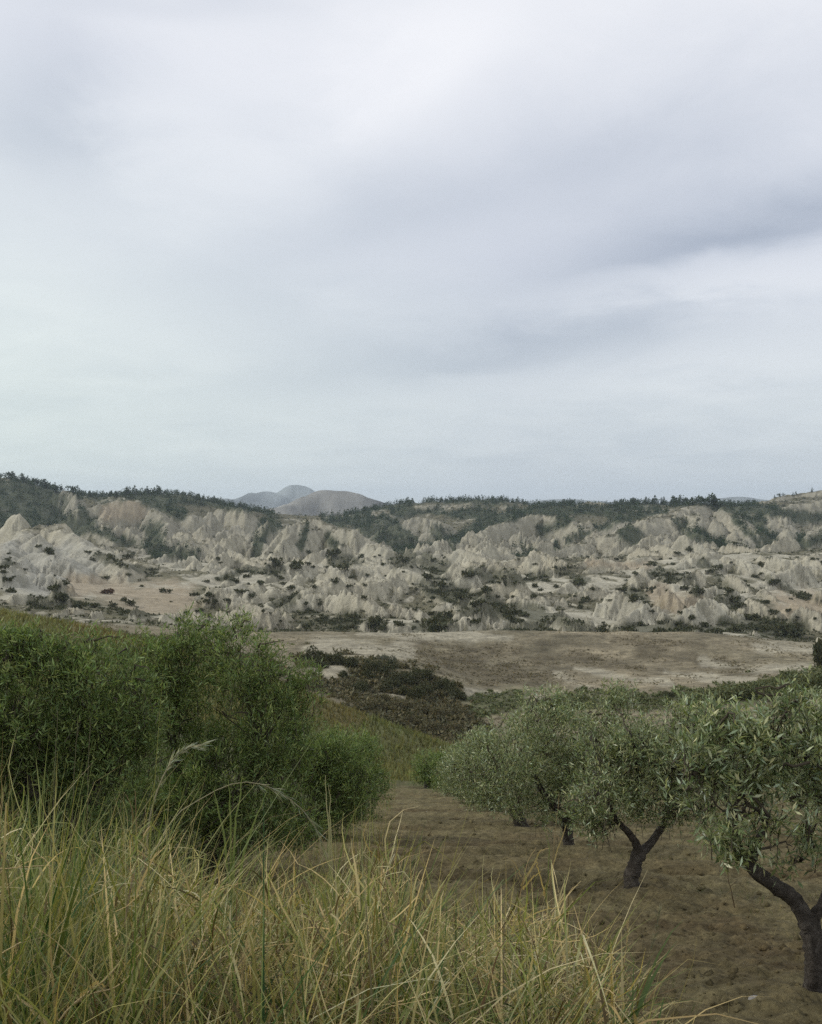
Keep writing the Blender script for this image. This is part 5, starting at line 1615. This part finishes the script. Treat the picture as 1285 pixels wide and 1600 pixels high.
stalk('green_reed', 'pair of pale green reed spikes rising beside the drooping end of the arching reed', 4.0,
      [([(520, 1440), (516, 1330), (512, 1270), (508, 1212)], 0.010, GREY_REED, 'blade'), ([(522, 1440), (518, 1320), (516, 1265), (514, 1225)], 0.008, GREY_REED, 'blade'), ([(520, 1430), (532, 1340), (548, 1285), (572, 1235)], 0.008, GREEN_REED, 'blade')], cat='reed')
stalk('broken_straw', 'pale straw snapped over in a sharp bend at the left edge of the grass', 2.5, [([(82, 1465), (80, 1410), (76, 1352), (60, 1335), (45, 1321)], 0.0022, PALE_STRAW, 'tube'), ([(92, 1392), (84, 1370), (77, 1350)], 0.0016, PALE_STRAW, 'tube'), ([(58, 1480), (78, 1425), (79, 1390)], 0.0014, PALE_STRAW * 0.8, 'tube')])
stalk('fallen_straw', 'pair of pale straws lying almost level from the left edge of the picture', 2.45, [([(-20, 1358), (20, 1356), (60, 1353), (82, 1353)], 0.0018, PALE_STRAW * 0.85, 'tube'), ([(-20, 1420), (10, 1390), (30, 1370), (48, 1356)], 0.0018, PALE_STRAW * 0.85, 'tube')])
stalk('fallen_straw', 'short pale straw slanting low at the left edge, under the broken one', 2.2, [([(0, 1491), (14, 1483), (30, 1474), (46, 1465)], 0.0022, PALE_STRAW, 'tube')])
stalk('dry_straw', 'broad pale dry blade lying in the bottom left corner', 2.1, [([(75, 1600), (55, 1580), (36, 1564), (20, 1549)], 0.010, PALE_STRAW * 0.8, 'blade')])
stalk('bent_stalk', 'long pale stalk that forks and curves up through the grass at lower left', 2.1,
      [([(70, 1620), (110, 1575), (130, 1556), (165, 1530), (190, 1500)], 0.0026, PALE_STRAW * 0.85, 'tube'), ([(118, 1568), (145, 1552), (180, 1543), (200, 1528), (212, 1500), (220, 1488)], 0.0020, PALE_STRAW * 0.85, 'tube'), ([(128, 1558), (150, 1536), (165, 1543)], 0.010, STRAW, 'blade')])
stalk('straw', 'long straight yellow straw leaning right through the grass at lower left', 2.4, [([(185, 1540), (220, 1490), (260, 1440), (300, 1395)], 0.0018, STRAW, 'tube')])
stalk('straw', 'bleached straw leaning over the dark gap in the grass left of centre', 2.4, [([(285, 1530), (320, 1500), (345, 1478), (360, 1465)], 0.002, PALE_STRAW * 0.75, 'tube'), ([(300, 1512), (340, 1510), (385, 1507)], 0.0018, PALE_STRAW * 0.6, 'tube')])
for px0, px1, y1, lab in ((82, 90, 1112, 'thin upright stem, leftmost of three against the dark tree at left'), (112, 122, 1118, 'thin upright stem, middle one of three against the dark tree at left'), (136, 141, 1120, 'thin upright stem, rightmost of three against the dark tree at left')):
    stalk('thin_stem', lab, 3.4, [([(px0 - 2, 1400), (px0, 1300), ((px0 + px1) / 2, 1200), (px1, y1)], 0.0016, GREY_REED * 0.6, 'tube')], group='thin stems at left')
stalk('seeding_grass', 'tall faint grass stem with pale leaf flags beside the trunk row, in the middle of the picture', 4.4,
      [([(862, 1440), (862, 1370), (868, 1300), (874, 1240)], 0.0018, DRY_REED * 0.7, 'tube'), ([(858, 1420), (842, 1360), (838, 1345)], 0.008, STRAW, 'blade'), ([(850, 1400), (868, 1340), (885, 1290)], 0.010, DRY_REED, 'blade'), ([(853, 1410), (858, 1330), (850, 1290)], 0.006, GREEN_REED, 'blade')])
stalk('seeding_grass', 'short seeding grass with bent pale leaves left of the tall faint stem', 4.3,
      [([(812, 1450), (815, 1390), (826, 1345), (838, 1325)], 0.0022, DRY_REED, 'tube'), ([(815, 1385), (835, 1350), (845, 1330), (858, 1325)], 0.011, DRY_REED, 'blade'), ([(818, 1390), (832, 1372), (846, 1362)], 0.010, STRAW, 'blade'), ([(815, 1370), (805, 1350), (792, 1338)], 0.006, DRY_REED * 0.7, 'blade')])
stalk('yellow_blade', 'broad bright yellow blades low in the tuft beside the soil', 3.6, [([(800, 1460), (805, 1442), (818, 1440), (830, 1443)], 0.013, STRAW * 1.15, 'blade'), ([(802, 1440), (812, 1425), (826, 1410)], 0.011, STRAW * 1.1, 'blade')], cat='grass blade')
stalk('straw', 'stout bleached straw standing at the bottom, left of the bare soil', 2.9, [([(918, 1610), (922, 1565), (928, 1530), (932, 1510)], 0.0045, PALE_STRAW * 0.75, 'tube')])
stalk('straw', 'tall slender straw with a small seed head rising over the bare soil at bottom right', 3.2, [([(955, 1600), (968, 1545), (978, 1490), (982, 1440)], 0.0022, DRY_REED, 'tube')], (26, 0.6, 0.03, DRY_REED))
stalk('straw', 'sloping straw lying from the grass down to the soil at lower right', 3.1, [([(805, 1490), (850, 1530), (890, 1558), (930, 1582)], 0.0028, DRY_REED * 1.1, 'tube')])
stalk('weed_stem', 'thin dark leafless weed stem under the nearest olive limb', 7.2, [([(1148, 1418), (1144, 1396), (1139, 1378), (1137, 1362)], 0.004, np.array([0.07, 0.05, 0.03]), 'tube'), ([(1141, 1385), (1150, 1378), (1153, 1372)], 0.0025, np.array([0.07, 0.05, 0.03]), 'tube')], cat='weed')
stalk('dry_weed', 'wispy grey dead weed standing on the bare soil near bottom right', 5.6,
      [([(1012, 1512), (1018, 1480), (1026, 1450), (1030, 1425)], 0.0022, GREY_REED * 0.6, 'tube'), ([(1013, 1508), (1030, 1478), (1046, 1450)], 0.0018, GREY_REED * 0.55, 'tube'), ([(1012, 1508), (1005, 1480), (1006, 1455)], 0.0018, GREY_REED * 0.55, 'tube')], (60, 0.25, 0.07, GREY_REED * 0.6), cat='weed')

# ------------------------------------------------------------------ air
def haze():
    x1, y0, y1 = 9500 * 1.28, -100.0, 9700.0
    zt = float(Z.max()) + 30
    zb = min(float(Z.min()), -30) - 1.0
    V_ = np.array([(x, y, z) for x in (-x1, x1) for y in (y0, y1) for z in (zb, zt)])
    F_ = np.array([(0, 1, 3, 2), (4, 6, 7, 5), (0, 4, 5, 1), (2, 3, 7, 6), (0, 2, 6, 4), (1, 5, 7, 3)])
    m, gg, out = material('haze')
    pv = gg.n('ShaderNodeVolumePrincipled')
    pv.inputs['Color'].default_value = (0.72, 0.83, 0.95, 1)
    pv.inputs['Density'].default_value = 8e-5
    pv.inputs['Anisotropy'].default_value = 0.2
    gg.t.links.new(pv.outputs[0], out.inputs['Volume'])
    tag(link('haze', raw_mesh('haze', V_, [F_]), m), kind='stuff')


haze()
